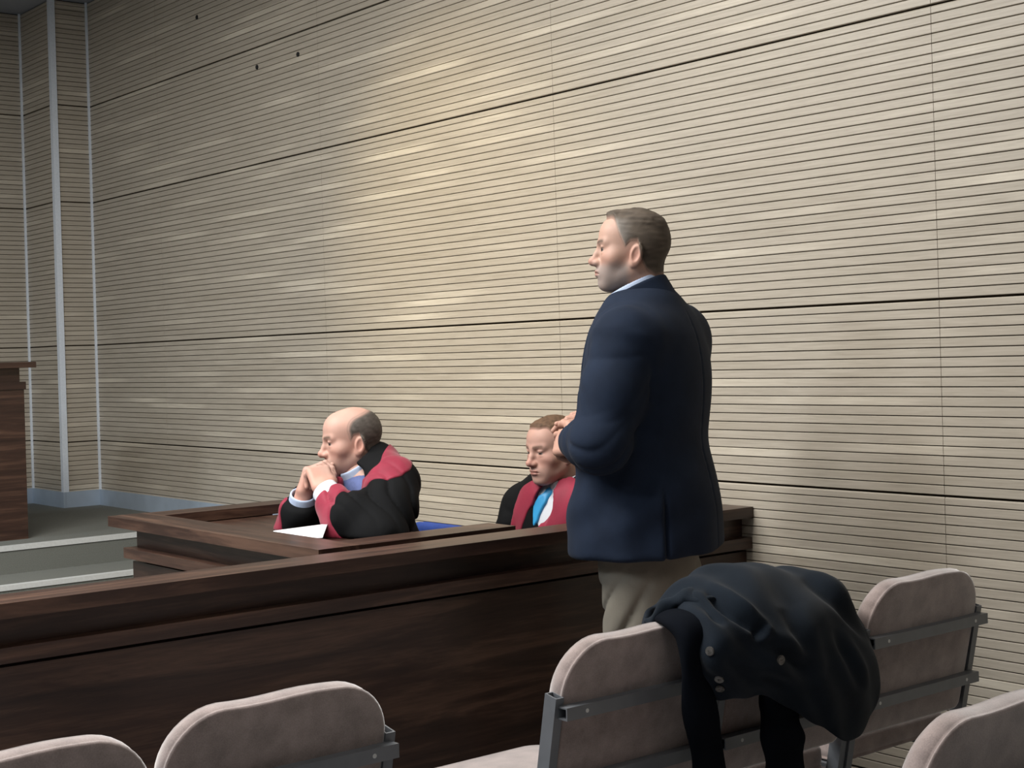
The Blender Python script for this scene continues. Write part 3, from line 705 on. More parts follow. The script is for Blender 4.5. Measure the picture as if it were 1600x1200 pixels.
# ================================================================== PEOPLE
def hit(fn, px, py, d0=3.0, d1=6.0):
    """point where the line of sight through a pixel meets a surface"""
    ds = np.arange(d0, d1, .004); P = (CAMP[None]+ds[:, None]*ray(px, py)[None]).astype(np.float32); s = fn(P) < 0
    return CAMP+ray(px, py)*(ds[int(np.argmax(s))] if s.any() else (d0+d1)/2)
def bounds(pts, pad): pts = np.array(pts); return pts.min(0)-pad, pts.max(0)+pad
def hair_shell(fr, region, thick, seed, neck=1.0):
    def fn(P):
        q = fr.to(P); x, y, z = np.abs(q[:, 0]), q[:, 1], q[:, 2]; g = region(x, y, z)
        n = wob(q, 200, seed)*.12+wob(q*np.array([1, .35, 1], np.float32), 420, seed+1)*.16
        th = thick(x, y, z)*sst(-g, 0.0, .022)*(1+n)+.0004
        hd = ell(q*np.array([1, 1, 1], np.float32), (0, 0, 0), (1, 1, 1))*0+head_sdf(q, neck)
        ear_ = ell(np.stack([x, y, z], 1).astype(np.float32), (.082, -.013, -.020), (.015, .022, .034))
        return smax(smax(hd-th, g, .004), -ear_, .003)*fr.sc
    c = fr.w(0, -.01, .02); return surface_nets(fn, c-.15, c+.15, .0026)
def head_mesh(fr, neck=1.0, h=.0021):
    lo = np.min([fr.w(sx*.1, sy, sz) for sx in (-1, 1) for sy in (-.14, .14) for sz in (-.21, .13)], axis=0)
    hi = np.max([fr.w(sx*.1, sy, sz) for sx in (-1, 1) for sy in (-.14, .14) for sz in (-.21, .13)], axis=0)
    return surface_nets(lambda P: head_sdf(fr.to(P), neck)*fr.sc, lo, hi, h)
def hfade(q, hairc, skin, reg, seed):
    q = q.astype(np.float32); c = np.array(hairc)[None]*(1+.3*wob(q, 350, seed))[:, None]
    return np.clip(mixc(c, skin, .85*sst(reg(np.abs(q[:, 0]), q[:, 1], q[:, 2]), -.014, .001)), 0, 1)
HL = lambda y, ys, zs: np.interp(y, ys, zs).astype(np.float32)

# ------------------------------------------------------------------ standing man
def standing_man():
    d0 = 3.95; Fb = facing(math.radians(24)); Rb = np.cross(Fb, UPZ); Lb = -Rb
    g0 = at(1012, 850, d0); org = np.array([g0[0], g0[1], 0.0])
    fr = Frame(at(987, 392, d0), facing(math.radians(5), .05), UPZ, .905)
    skin = (.44, .275, .212); hairc = (.085, .066, .050)
    ys = [-.13, -.07, -.045, -.028, -.018, .004, .018, .030, .045, .062, .085, .1]; zs = [-.062, -.078, -.06, -.03, .022, .020, .004, .030, .052, .080, .096, .13]
    reg = lambda x, y, z: HL(y, ys, zs)+.022*sst(x, .022, .05)*sst(y, .03, .055)-z
    def hm(x, y, z): return .85*sst(-reg(x, y, z), -.006, .012)
    def stub(x, y, z): return .72*sst(z, -.028, -.058)*sst(y, -.005, .02)*sst(y+z*.3, -.045, -.02)*(1-.8*np.exp(-((x/.024)**4+((z+.0675)/.009)**4))*(y > .085))
    def col(V):
        q = fr.to(V); c = skin_color(q, skin, hm, hairc, (.06, .045, .035), stub, (.235, .212, .20), -.006, .0)
        gy = sst(q[:, 1], .005, .05)*hm(np.abs(q[:, 0]), q[:, 1], q[:, 2])
        return mixc(c, (.30, .27, .25), .6*gy*(q[:, 2] < .085))
    # arms, hands
    sL, eL, wL = at(980, 532, 3.78), at(938, 694, 3.71), at(902, 690, 3.93)
    sR = at(1050, 528, 4.10); eR = at(1000, 690, 4.22); wR = at(955, 662, 4.17)
    curlA = [(.25, .35, .2), (.5, .6, .4), (.6, .7, .5), (.7, .8, .5)]
    hl = hand_prims(wL+nrm(wL-eL)*.012, nrm(at(856, 694, 4.05)-wL), nrm(-RH*.2-FH*.9+UPZ*.35), UPZ, curlA, .04, (.5, .8, .1), .96)
    curlB = [(.05, .10, .1), (.25, .5, .4), (.5, .7, .5), (.6, .8, .5)]
    hr_ = hand_prims(at(955, 656, 4.14), nrm(at(860, 645, 4.08)-at(955, 656, 4.14)), nrm(-FH*.55+UPZ*.8), -FH, curlB, .05, (.7, .55, -.5), .96)
    parts = [head_mesh(fr, 1.06)]
    for h_ in (hl, hr_): parts.append(surface_nets(h_[0], h_[1], h_[2], .0026))
    hip = at(1010, 800, d0)
    def inner(P):
        d = ell(P, at(1010, 620, d0), (.18, .12, .19), [Rb, Fb, UPZ]); d = smin(d, ell(P, at(1010, 790, d0), (.17, .14, .16), [Rb, Fb, UPZ]), .05)
        for sg in (-1, 1):
            b = org+Rb*sg*.085; d = smin(d, chain(P, [b+UPZ*.82, b+UPZ*.48+Fb*.01, b+UPZ*.07-Fb*.02], [.075, .055, .04]), .03)
        d = smin(d, chain(P, [sL, eL, wL], [.05, .042, .028]), .03); d = smin(d, chain(P, [sR, eR, wR], [.05, .042, .028]), .03)
        return smin(d, cap(P, fr.w(0, -.045, -.12), at(1008, 520, d0), .05, .06), .03)
    lo, hi = bounds([org+np.array([-.3, -.3, 0]), org+np.array([.3, .3, 1.56]), sL, sR, eL, wL], .06); lo[2] = .0
    parts.append(surface_nets(inner, lo, hi, .014))
    body = build('person', parts, M['skin'], None, org, col)
    tag(body, 'standing man in a navy jacket and khaki trousers, hands held together before him', 'person')
    # hair
    th = lambda x, y, z: .0022+.0065*sst(z, .05, .10)+.006*np.exp(-((y-.068)/.02)**2)*sst(z, .07, .09)
    def hcol(V):
        q = fr.to(V); c = np.tile(np.array(hairc), (len(V), 1)); n = wob(q.astype(np.float32)*np.array([1, .4, 1], np.float32), 300, 5)
        c = c*(1+.35*n)[:, None]; c = mixc(c, (.31, .28, .25), .75*sst(q[:, 1], -.01, .05)*sst(q[:, 2], .098, .075))
        return np.clip(mixc(c, skin, .85*sst(reg(np.abs(q[:, 0]), q[:, 1], q[:, 2]), -.016, .001)), 0, 1)
    build('hair', [hair_shell(fr, reg, th, 3, 1.06)], M['hair'], body, org, hcol)
    # jacket
    secs = [(458, 1002, .085, .080), (470, 1002, .105, .092), (482, 1006, .155, .108), (504, 1011, .210, .128), (540, 1012, .232, .148), (575, 1012, .236, .157), (615, 1008, .234, .164), (690, 1004, .218, .158),
            (740, 1008, .224, .174), (800, 1012, .236, .189), (862, 1015, .238, .192)]
    SX = [(at(cx, py, d0), a, b) for py, cx, a, b in secs]
    zh = at(1015, 856, d0)[2]
    ve = nrm(Lb*.20-Fb*.115); vt = np.cross(UPZ, ve); vc = at(1012, 800, d0)
    ax_arm = nrm(eL-sL); a_s = sL+ax_arm*.005
    vee = [org+UPZ*1.475+Fb*.10, org+UPZ*1.36+Fb*.165, org+UPZ*1.20+Fb*.175]                      # open front between the lapels
    def sleeve(P, s, e, w_, near):
        mid = s*.5+e*.5
        d = chain(P, [s, mid, e], [.088, .080, .072], .03)
        d = smin(d, chain(P, [e, e*.45+w_*.55, w_+nrm(w_-e)*.015], [.071, .062, .049], .02), .028)
        if near: d = d+folds(P, e-(e-s)*.4, e+(w_-e)*.5, 88, .0042, 1, 1.0)+folds(P, s, e, 50, .0022, 3, 1.2)
        end = (P-A3(w_+nrm(w_-e)*.018))@A3(nrm(w_-e)); return smax(d, end.astype(np.float32), .008)
    def jacket(P):
        d = loft(P, SX, Rb, Fb, 2.25, .03)
        d = smin(d, cap(P, at(1014, 494, d0), sR, .085, .086), .05); d = smin(d, cap(P, at(1000, 503, d0), sL, .074, .080), .05)
        rel = P-A3(vc); tt = rel@A3(vt); ee = rel@A3(ve); zz = rel[:, 2]
        below = sst(zz, .095, .02)*(ee > 0)
        d = d-.007*below*sst(tt, .002, -.004)+.010*below*np.exp(-((tt-.002)/.006)**2)          # side vent, one flap over the other
        d = d-.006*np.sin(tt*55+1.0)*sst(zz, .10, -.08)*(ee > -.05)*.5+.004*wob(P, 16, 8)
        d = d+.0035*np.exp(-((P@A3(Rb)-float(org@Rb))/.004)**2)*(((P-A3(org))@A3(Fb)) < 0)*sst(P[:, 2], 1.52, 1.45)     # back seam
        # drag lines from the arm pit
        d = d+.004*np.sin(((P-A3(org))@A3(nrm(UPZ*.8+Fb*.6)))*48)*sst((P-A3(org))@A3(Lb), .02, .14)*sst(P[:, 2], 1.30, 1.15)*sst(P[:, 2], .86, .98)
        aL = sleeve(P, sL, eL, wL, True); s_ = (P-A3(a_s))@A3(ax_arm)
        aL = aL-.004*np.exp(-((s_+.0)/.02)**2)
        d2 = smin(d, aL, .022); d2 = d2+.004*np.exp(-((d-aL)/.006)**2)*(s_ < .14)              # armhole seam
        d2 = smin(d2, sleeve(P, sR, eR, wR, False), .06)
        front = (P-A3(org))@A3(Fb); sd = np.abs((P-A3(org))@A3(Rb))
        d2 = d2+.01*np.exp(-(sd/.012)**2)*(front > .05)                                          # front opening
        nk = cap(P, fr.w(0, -.03, -.06), fr.w(0, -.062, -.21), .058, .060)                        # room for the neck
        d2 = smax(d2, -chain(P, vee, [.050, .034, .012], .02), .006)
        d2 = smax(d2, -nk, .006)
        tilt = (P-A3(at(1015, 861, d0)))@A3(nrm(UPZ+Fb*.03)); return smax(d2, -tilt.astype(np.float32), .012)
    lo, hi = bounds([s[0]+q for s in SX for q in (np.array([-.25, -.25, 0]), np.array([.25, .25, 0]))]+[sL, eL, wL, sR, eR, wR], .10); lo[2] = zh-.03; hi[2] = at(1000, 425, d0)[2]
    jk = build('jacket', [surface_nets(jacket, lo, hi, .0052)], M['jacket'], body, org)
    # standing collar, lapel roll, shirt collar
    cf = Frame(at(996, 458, d0), facing(math.radians(16), -.42), UPZ, 1.0)
    def ring(P, r, t, z0, z1, open_=.0, cone=.18):
        q = cf.to(P); rr = np.hypot(q[:, 0], q[:, 1]*.93)-(r-cone*q[:, 2]); d = np.abs(rr)-t; d = smax(d, smax(z0-q[:, 2], q[:, 2]-z1, .004), .006)
        return smax(d, q[:, 1]-.068+.0, .006) if open_ else d
    c = at(996, 458, d0)
    build('jacket_collar', [surface_nets(lambda P: ring(P, .0755, .0065, -.058, .014, 0, .10)+.001*wob(P, 60, 2), c-.14, c+.14, .0036)], M['jacket'], jk, org)
    build('shirt', [surface_nets(lambda P: ring(P, .0705, .003, -.045, .026, 0, .12), c-.14, c+.14, .003)], M['shirt'], body, org)
    def chest(P):
        d = loft(P, [(s[0], s[1]-.016, s[2]-.016) for s in SX], Rb, Fb, 2.25, .03)
        return smax(smax(d, 1.12-P[:, 2], .01), -cap(P, fr.w(0, -.03, -.06), fr.w(0, -.062, -.21), .056, .058), .004)
    lo2, hi2 = bounds([org+np.array([-.24, -.24, 1.10]), org+np.array([.24, .24, 1.52])], 0); build('shirt_front', [surface_nets(chest, lo2, hi2, .006)], M['shirt'], body, org)
    for sg in (-1, 1):
        lp = [org+UPZ*1.47+Fb*.07+Rb*sg*.075, org+UPZ*1.37+Fb*.15+Rb*sg*.062, org+UPZ*1.22+Fb*.175+Rb*sg*.022]
        lo2, hi2 = bounds(lp, .06); build('lapel', [surface_nets(lambda P: smax(jacket(P)-.005, chain(P, lp, [.030, .036, .014], .01), .003), lo2, hi2, .0045)], M['jacket'], jk, org)
    def trousers(P):
        d = loft(P, [(org+UPZ*.78, .172, .118), (org+UPZ*.86, .172, .125), (org+UPZ*.98, .165, .125)], Rb, Fb, 2.2, .04)
        for sg in (-1, 1):
            b = org+Rb*sg*.088+RH*.012; lg = chain(P, [b+UPZ*.80, b+UPZ*.47+Fb*.02, b+UPZ*.05-Fb*.02], [.100, .086, .072], .03)
            lg = lg+folds(P, b+UPZ*.84, b+UPZ*.52, 62, .009, 5+sg, 1.3)+.006*wob(P, 26, 4+sg)
            d = smin(d, lg, .018)
        return smax(d, .035-P[:, 2], .01)
    lo, hi = org+np.array([-.27, -.27, .02]), org+np.array([.27, .27, .97])
    build('trousers', [surface_nets(trousers, lo, hi, .0065)], M['trouser'], body, org)
    for sg in (-1, 1):
        b = org+Rb*sg*.09-Fb*.02
        fn = lambda P: smax(smin(ell(P, b+Fb*.09+UPZ*.045, (.048, .14, .05), [Rb, Fb, UPZ]), ell(P, b+Fb*.0+UPZ*.06, (.042, .07, .06), [Rb, Fb, UPZ]), .03), .002-P[:, 2], .004)
        build('shoe', [surface_nets(fn, b-np.array([.3, .3, .02]), b+np.array([.3, .3, .14]), .008)], M['shoe'], body, org)
standing_man()

# ------------------------------------------------------------------ seated man, hands clasped at his mouth
def clasped_man():
    d0 = 4.80; Fb = facing(-YAW); Rb = np.cross(Fb, UPZ); Lb = -Rb
    fr = Frame(at(549, 688, d0), facing(math.radians(-17), -.10), UPZ, .90)
    org = np.array([*at(600, 900, 4.90)[:2], 0.0])
    skin = (.53, .32, .255); hairc = (.085, .072, .062)
    def reg(x, y, z):                                        # cropped sides and back, bald on top
        low = HL(y, [-.13, -.07, -.045, -.028, -.018, .004, .016, .03], [-.055, -.07, -.055, -.03, .020, .018, .0, .02])-z
        return smax(smax(low, y-.024+.15*np.abs(z-.040), .01), z-.090-.30*(-.03-y), .03)
    hm = lambda x, y, z: .92*sst(-reg(x, y, z), -.005, .010)
    def stub(x, y, z): return .22*sst(z, -.03, -.06)*sst(y, .0, .03)
    col = lambda V: skin_color(fr.to(V), skin, hm, hairc, (.10, .07, .05), stub, (.25, .19, .17), -.005, .001)
    sL, eL, wL = at(616, 757, 4.66), at(592, 842, 4.47), at(509, 768, 4.58)
    sR, eR, wR = at(527, 752, 4.99), at(466, 838, 4.76), at(473, 777, 4.69)
    curl = [(.95, 1.05, .5), (1.0, 1.05, .5), (1.05, 1.05, .5), (1.05, 1.0, .5)]
    fl = nrm(at(492, 722, 4.655)-wL); frr = nrm(at(488, 726, 4.70)-wR)
    hl = hand_prims(wL+fl*.006, fl, nrm(-FH*.75+RH*.35+UPZ*.25), nrm(RH+UPZ*.3), curl, .03, (.30, .9, -.35), .98, .2)
    hr_ = hand_prims(wR+frr*.006, frr, nrm(-RH*.9+FH*.25), nrm(FH), [(c[0]*.9, c[1], c[2]) for c in curl], .03, (.30, .9, -.35), .98, .2)
    parts = [head_mesh(fr, .98)]+[surface_nets(h_[0], h_[1], h_[2], .0024) for h_ in (hl, hr_)]
    lean = math.radians(18); u1 = nrm(UPZ*math.cos(lean)+Fb*math.sin(lean)); f1 = nrm(Fb*math.cos(lean)-UPZ*math.sin(lean)); R1 = [Rb, f1, u1]
    cU, cM, pel = at(573, 782, 4.82), at(596, 868, 4.88), org+UPZ*.50
    kneeL, kneeR = org+Fb*.40+Lb*.12+UPZ*.50, org+Fb*.40+Rb*.12+UPZ*.50
    def inner(P):
        d = smin(ell(P, cU, (.15, .08, .14), R1), ell(P, cM, (.14, .09, .17), R1), .05); d = smin(d, ell(P, pel, (.15, .11, .10), [Rb, Fb, UPZ]), .05)
        for s, e, w_ in ((sL, eL, wL), (sR, eR, wR)): d = smin(d, chain(P, [s, e, w_], [.045, .035, .027]), .03)
        for k in (kneeL, kneeR): d = smin(d, chain(P, [pel+(k-org-UPZ*.5)*.25, k, k-UPZ*.44], [.075, .055, .04]), .04)
        return smin(d, cap(P, fr.w(0, -.045, -.12), cU+u1*.08, .05, .06), .03)
    lo, hi = bounds([org-.25*Fb, org+.5*Fb, cU+UPZ*.3, sL, sR, eL, eR, org+Lb*.25, org+Rb*.25], .08); lo[2] = .0
    parts.append(surface_nets(inner, lo, hi, .014))
    body = build('person', parts, M['skin'], None, org, col)
    tag(body, 'seated balding man in a black and crimson robe, clasped hands against his mouth', 'person')
    build('hair', [hair_shell(fr, reg, lambda x, y, z: .0028+0*x, 11, .98)], M['hair'], body, org, lambda V: hfade(fr.to(V), hairc, skin, reg, 5))
    ringp = hl[3][2][0][2]; rd = nrm(hl[3][2][0][3]-hl[3][2][0][2])
    me_o = cyl('wedding_ring', ringp+rd*.012-org, rd, .0112, .005, M['gold'], body, 20, .001)
    # robe
    cf = Frame(at(559, 729, 4.80), nrm(Fb*.75-RH*.25-UPZ*.62), UPZ, 1.0)
    def sleeves(P, left):
        s, e, w_ = (sL, eL, wL) if left else (sR, eR, wR)
        d = chain(P, [s, s*.5+e*.5, e], [.082, .088, .082], .03)
        if left:
            d = smin(d, chain(P, [e, at(548, 808, 4.50), at(523, 786, 4.56)], [.082, .072, .052], .02), .03)
            d = smin(d, chain(P, [at(528, 790, 4.55), at(528, 842, 4.50)], [.045, .048]), .03)
            end = (P-A3(at(513, 776, 4.575)))@A3(nrm(wL-at(545, 810, 4.52)))
        else:
            d = smin(d, chain(P, [e, at(466, 800, 4.70)], [.068, .060], .02), .03)
            end = (P-A3(at(472, 783, 4.69)))@A3(nrm(wR-eR))
        d = d+folds(P, s, e, 70, .0075 if left else .005, 2, 1.3)+.006*wob(P, 22, 6)
        d = smax(d, end.astype(np.float32), .01); return smax(d, .864-P[:, 2], .01)
    vfront = [cf.w(0, .04, 0), at(551, 752, 4.70), at(547, 785, 4.66), at(546, 830, 4.62)]
    def torso(P):
        d = smin(ell(P, cU, (.192, .118, .165), R1), ell(P, cM, (.172, .135, .22), R1), .06)
        d = smin(d, cap(P, cU+u1*.085-f1*.06, sL, .072, .078), .05); d = smin(d, cap(P, cU+u1*.085-f1*.06, sR, .072, .076), .05)
        d = smin(d, ell(P, pel, (.18, .16, .14), [Rb, Fb, UPZ]), .06)
        for k in (kneeL, kneeR): d = smin(d, cap(P, pel+(k-org-UPZ*.5)*.25, k, .105, .085), .05)
        d = smin(d, cap(P, at(588, 722, 4.82), cU+u1*.06-f1*.05, .052, .09), .04)
        return d+.005*wob(P, 20, 9)
    def robe(P):
        d = torso(P); d = smin(d, sleeves(P, True), .02); d = smin(d, sleeves(P, False), .02)
        d = smax(d, -cap(P, cf.w(0, .01, .10), cf.w(0, 0, -.01), .078, .070), .006)
        return smax(d, -chain(P, vfront, [.058, .045, .028, .022], .02), .01)
    lo, hi = bounds([org-.22*Fb, org+.48*Fb, cU+UPZ*.26, sL, sR, eL, eR, wL, org+Lb*.24, org+Rb*.24], .085); lo[2] = .38
    rb = build('robe', [surface_nets(robe, lo, hi, .0058)], M['robe'], body, org)
    H_ = lambda *q: hit(robe, *q, 4.2, 5.4)
    T_ = lambda *q: hit(torso, *q, 4.2, 5.4)
    y_ = [H_(618, 722), H_(606, 735), T_(588, 750), T_(570, 768), T_(556, 790), T_(548, 815)]
    yk = [at(632, 706, 4.95)]+y_
    def trim(P): return smax(robe(P)-.004, chain(P, yk, [.055, .050, .046, .042, .036, .030, .028], .01), .004)
    lo2, hi2 = bounds(yk, .06); build('crimson_facing', [surface_nets(trim, lo2, hi2, .0045)], M['red'], rb, org)
    # far side facing, seen beside the hands
    z_ = [hit(torso, *q, 4.3, 5.4) for q in ((529, 752), (527, 775), (524, 800))]
    lo2, hi2 = bounds(z_, .06); build('crimson_facing', [surface_nets(lambda P: smax(torso(P)-.005, chain(P, z_, [.016, .020, .022], .01), .004), lo2, hi2, .0045)], M['red'], rb, org)
    cuffp = [at(516, 770, 4.55), at(522, 800, 4.52), at(524, 845, 4.49)]
    lo2, hi2 = bounds(cuffp, .09); build('crimson_cuff', [surface_nets(lambda P: smax(sleeves(P, True)-.004, chain(P, cuffp, [.062, .062, .054], .02), .004), lo2, hi2, .0045)], M['red'], rb, org)
    cp2 = [at(443, 790, 4.70), at(441, 835, 4.72)]
    lo2, hi2 = bounds(cp2, .07); build('crimson_cuff', [surface_nets(lambda P: smax(sleeves(P, False)-.004, chain(P, cp2, [.028, .034], .02), .004), lo2, hi2, .0045)], M['red'], rb, org)
    # shirt: chest, collar, cuffs
    def shirt(P):
        d = smin(ell(P, cU-u1*.005, (.175, .108, .130), R1), cap(P, cf.w(0, .01, -.060), cU+u1*.04, .062, .085), .02)
        return smax(d, -cap(P, cf.w(0, .01, .08), cf.w(0, 0, -.01), .058), .004)
    lo2, hi2 = bounds([cU-.2*u1-.16*RH, cU+.2*u1+.16*RH, cU-.2*FH, cU+.2*FH], .02)
    sh = build('shirt', [surface_nets(shirt, lo2, hi2, .006)], M['shirtd'], body, org)
    def collar(P):
        q = cf.to(P); rr = np.hypot(q[:, 0], q[:, 1]*.95)-(.068-.22*q[:, 2]); d = smax(np.abs(rr)-.0035, smax(-.040-q[:, 2]-.5*np.maximum(q[:, 1], 0), q[:, 2]-.020, .003), .004)
        return smax(d, -(np.abs(q[:, 0])-.012-.3*np.maximum(-q[:, 2], 0)+np.where(q[:, 1] > 0, 0, .2)), .003)
    c = cf.o; build('shirt_collar', [surface_nets(collar, c-.12, c+.12, .003)], M['shirt'], sh, org)
    for wq, e, m_ in ((wL, at(545, 812, 4.52), 'shirtw'), (wR, eR, 'shirt')):
        ax = nrm(wq-e); a, b = wq-ax*.055, wq+ax*.012
        def cuff(P):
            t = (P-A3(a))@A3(b-a)/float((b-a)@(b-a)); dd = np.linalg.norm(P-A3(a)-t[:, None]*A3(b-a), axis=1)-(.043-.006*t)
            return smax(np.abs(dd)-.0035, smax(-t, t-1, .05)*.06, .004).astype(np.float32)
        build('shirt_cuff', [surface_nets(cuff, np.minimum(a, b)-.06, np.maximum(a, b)+.06, .003)], M[m_], sh, org)
    return org, Fb, Rb
o1 = clasped_man()

# ------------------------------------------------------------------ seated man with a blue tie
def tie_man():
    d0 = 4.90; Fb = facing(-YAW); Rb = np.cross(Fb, UPZ); Lb = -Rb
    fr = Frame(at(864, 702, d0), facing(math.radians(-36), -.10), UPZ, .90)
    org = np.array([*at(884, 900, 5.0)[:2], 0.0])
    skin = (.50, .295, .235); hairc = (.12, .07, .042)
    ys = [-.13, -.07, -.045, -.028, -.018, .004, .016, .028, .045, .065, .085, .1]; zs = [-.055, -.07, -.055, -.03, .020, .018, .0, .03, .06, .076, .088, .13]
    reg = lambda x, y, z: HL(y, ys, zs)+.018*sst(x, .025, .05)*sst(y, .03, .055)-z
    hm = lambda x, y, z: .88*sst(-reg(x, y, z), -.006, .010)
    def stub(x, y, z): return .15*sst(z, -.04, -.06)*sst(y, .0, .03)
    col = lambda V: skin_color(fr.to(V), skin, hm, hairc, (.13, .075, .05), stub, (.25, .19, .17), -.004, .0024)
    sL, eL, hL = at(930, 790, 4.84), at(962, 880, 4.70), at(880, 935, 4.58)
    sR, eR, hR = at(822, 793, 5.08), at(800, 870, 5.05), at(806, 930, 4.75)
    curl = [(.5, .6, .4)]*4; parts = [head_mesh(fr, .98)]
    for h0, e in ((hL, eL), (hR, eR)):
        h_ = hand_prims(h0, nrm(h0-e), nrm(UPZ-FH*.2), RH, curl, .03); parts.append(surface_nets(h_[0], h_[1], h_[2], .004))
    cU, cM, pel = at(872, 822, 4.97), at(880, 905, 5.02), org+UPZ*.50; R1 = [Rb, Fb, UPZ]
    kneeL, kneeR = org+Fb*.42+Lb*.18+UPZ*.50, org+Fb*.42+Rb*.02+UPZ*.50
    def inner(P):
        d = smin(ell(P, cU, (.15, .08, .16), R1), ell(P, cM, (.14, .09, .17), R1), .05); d = smin(d, ell(P, pel, (.15, .11, .10), R1), .05)
        for s, e, w_ in ((sL, eL, hL), (sR, eR, hR)): d = smin(d, chain(P, [s, e, w_], [.045, .035, .027]), .03)
        for k in (kneeL, kneeR): d = smin(d, chain(P, [pel+(k-org-UPZ*.5)*.25, k, k-UPZ*.44], [.075, .055, .04]), .04)
        return smin(d, cap(P, fr.w(0, -.045, -.12), cU+UPZ*.08, .05, .06), .03)
    lo, hi = bounds([org-.2*Fb, org+.5*Fb, cU+UPZ*.3, sL, sR, eL, eR], .08); lo[2] = 0.0
    parts.append(surface_nets(inner, lo, hi, .014))
    body = build('person', parts, M['skin'], None, org, col)
    tag(body, 'seated man in a crimson and black robe with a bright blue tie', 'person')
    th = lambda x, y, z: .003+.005*sst(z, .05, .1)
    build('hair', [hair_shell(fr, reg, th, 21, .98)], M['hair'], body, org, lambda V: hfade(fr.to(V), hairc, skin, reg, 15))
    neck0 = fr.w(0, -.05, -.14)
    vch = [fr.w(0, .02, -.155), at(842, 795, 4.85), at(824, 840, 4.83), at(815, 880, 4.83)]
    def torso(P, g=0.0):
        d = smin(ell(P, cU, (.182-g, .125-g, .19-g), R1), ell(P, cM, (.18-g, .14-g, .2-g), R1), .06)
        d = smin(d, cap(P, cU+UPZ*.125, sL, .072-g, .078-g), .05); d = smin(d, cap(P, cU+UPZ*.125, sR, .072-g, .078-g), .05)
        return smin(d, cap(P, fr.w(0, -.06, -.14), cU+UPZ*.10, .066-g, .09-g), .04)
    def robe(P):
        d = torso(P); d = smin(d, ell(P, pel, (.18, .15, .14), R1), .06)
        for s, e, h0 in ((sL, eL, hL), (sR, eR, hR)):
            d = smin(d, chain(P, [s, e, h0-nrm(h0-e)*.05], [.082, .085, .08], .03)+folds(P, s, e, 75, .008, 2, 1.1), .025)
        for k in (kneeL, kneeR): d = smin(d, cap(P, pel+(k-org-UPZ*.5)*.25, k, .105, .085), .05)
        d = d+.005*wob(P, 24, 19)
        nk = cap(P, fr.w(0, -.03, -.05), fr.w(0, -.05, -.2), .066, .068); d = smax(d, -nk, .006)
        return smax(d, -chain(P, vch, [.045, .040, .050, .05], .02), .008)
    lo, hi = bounds([org-.2*Fb, org+.5*Fb, cU+UPZ*.26, sL, sR, eL, eR, hL, hR], .085); lo[2] = .38
    rb = build('robe', [surface_nets(robe, lo, hi, .0060)], M['robe'], body, org)
    H_ = lambda *q: hit(robe, *q, 4.4, 5.6)
    for path, rs in (([H_(838, 762), H_(821, 778), H_(813, 800), H_(806, 835), H_(800, 870)], [.035, .045, .038, .030, .03]), ([H_(886, 758), H_(880, 785), H_(866, 810), H_(852, 840), H_(845, 870)], [.035, .055, .05, .046, .046])):
        lo2, hi2 = bounds(path, .075); build('crimson_facing', [surface_nets(lambda P: smax(robe(P)-.0035+.002*wob(P, 60, 3), chain(P, path, rs, .01), .004), lo2, hi2, .0045)], M['red'], rb, org)
    def shirt(P):
        d = torso(P, .014); nk = cap(P, fr.w(0, -.03, -.05), fr.w(0, -.05, -.2), .056, .058); return smax(d, -nk, .004)
    lo2, hi2 = bounds([cU-.2*UPZ-.2*RH, cU+.25*UPZ+.2*RH, cU-.22*FH, cU+.2*FH], .02)
    sh = build('shirt', [surface_nets(shirt, lo2, hi2, .006)], M['shirtw'], body, org)
    cf = Frame(fr.w(0, -.038, -.118), nrm(Fb-UPZ*.30), UPZ, 1.0)
    def collar(P):
        q = cf.to(P); rr = np.hypot(q[:, 0], q[:, 1]*.95)-(.066-.25*q[:, 2]); d = smax(np.abs(rr)-.0035, smax(-.024-q[:, 2]-.55*np.maximum(q[:, 1], 0), q[:, 2]-.018, .003), .004)
        return smax(d, -(np.abs(q[:, 0])-.006-.5*np.maximum(-q[:, 2], 0)+np.where(q[:, 1] > 0, 0, .2)), .003)
    c = cf.o; build('shirt_collar', [surface_nets(collar, c-.12, c+.12, .003)], M['shirtw'], sh, org)
    S_ = lambda *q: hit(shirt, *q, 4.4, 5.6)
    tp = [cf.w(0, .070, -.020), S_(848, 782), S_(834, 808), S_(822, 835), S_(815, 860)]
    lo2, hi2 = bounds(tp, .06)
    build('tie', [surface_nets(lambda P: smin(smax(shirt(P)-.009, chain(P, tp, [.013, .019, .027, .033, .034], .006), .004), ell(P, tp[0], (.018, .016, .020), R1), .012), lo2, hi2, .0035)], M['tie'], body, org)
    return org, Fb, Rb
o2 = tie_man()

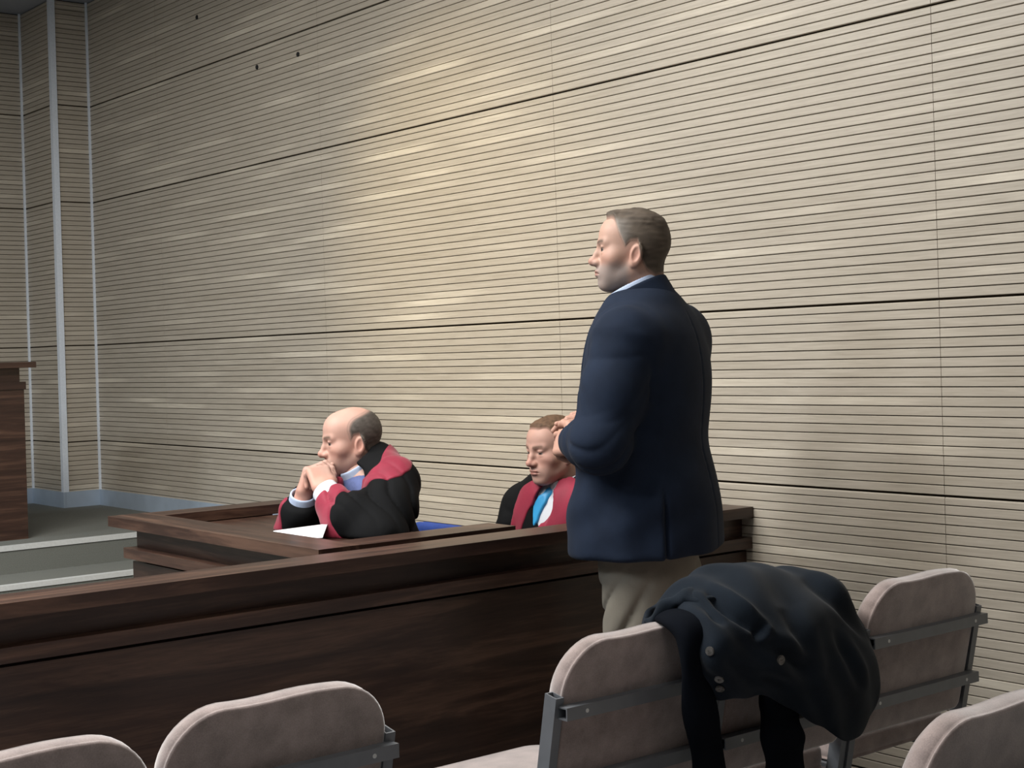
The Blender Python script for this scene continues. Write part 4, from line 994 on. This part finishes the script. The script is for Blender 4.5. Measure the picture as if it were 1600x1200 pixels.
# ================================================================== SMALL THINGS IN THE DOCK
def onx(px, py, x): r = ray(px, py); return CAMP+r*(x/r[0])
def curved_sheet(name, tl, tr, bl, br, sag, mat, parent=None, org=(0, 0, 0), thick=.0012):
    n = 10; v = []
    for l in (0, 1):
        for i in range(n+1):
            for j in range(n+1):
                a, b = i/n, j/n; p = (1-b)*((1-a)*tl+a*tr)+b*((1-a)*bl+a*br); p = p+UPZ*(sag*math.sin(math.pi*b)*(.5+.5*a)-l*thick); v.append(p-org)
    k = (n+1)**2; f = []
    for i in range(n):
        for j in range(n):
            q = (i*(n+1)+j, i*(n+1)+j+1, (i+1)*(n+1)+j+1, (i+1)*(n+1)+j); f += [q, tuple(t+k for t in q[::-1])]
    for i in range(n):
        f += [(i*(n+1), (i+1)*(n+1), (i+1)*(n+1)+k, i*(n+1)+k), (i*(n+1)+n+k, (i+1)*(n+1)+n+k, (i+1)*(n+1)+n, i*(n+1)+n), (i+1, i, i+k, i+1+k), (n*(n+1)+i, n*(n+1)+i+1, n*(n+1)+i+1+k, n*(n+1)+i+k)]
    return pyd(name, v, f, mat, parent, org if parent is None else None, True)
def onz(px, py, z): r = ray(px, py); return CAMP+r*((z-HC)/r[2])
tl, tr, br, bl = onz(428, 829, .866), onz(512, 818, .905), onz(504, 840, .885), onz(436, 846, .867)
br[0] = max(br[0], 2.21); bl = tl+(br-tr); bl[2] = .866; bl[0] = max(bl[0], 2.2)
og = np.array([bl[0], bl[1], .8625])
tag(curved_sheet('paper_sheet', tl, tr, bl, br, .0, M['paper'], None, og), 'white sheet of paper on the dock desk below the clasped hands', 'paper')
# blue upholstered chairs the two robed men sit on
def blue_chair(org, Fb, lb, dx=0.0):
    t = empty('office_chair', org, math.atan2(Fb[1], Fb[0])-math.pi/2)
    cushion('seat', .38, .42, .07, .06, M['blue'], t, 0, (0, -.16, .345), flat=True)
    cushion('backrest', .37, .325, .05, .07, M['blue'], t, -.08, (0, -.235, .50), 0.0)
    for s in (-1, 1):
        tube_rect('leg', (s*.15, .2, .35), (s*.16, .23, 0), .022, .022, .003, M['steel'], t); tube_rect('leg', (s*.15, -.15, .35), (s*.16, -.2, 0), .022, .022, .003, M['steel'], t)
        tube_rect('back_post', (s*.16, -.17, .35), (s*.16, -.225, .56), .022, .014, .003, M['steel'], t)
    tag(t, lb, 'chair', 'blue chairs in the dock'); return t
blue_chair(o1[0], o1[1], 'blue upholstered chair behind the man with clasped hands')
blue_chair(o2[0]+o2[1]*.06, o2[1], 'blue upholstered chair hidden under the man with the blue tie')
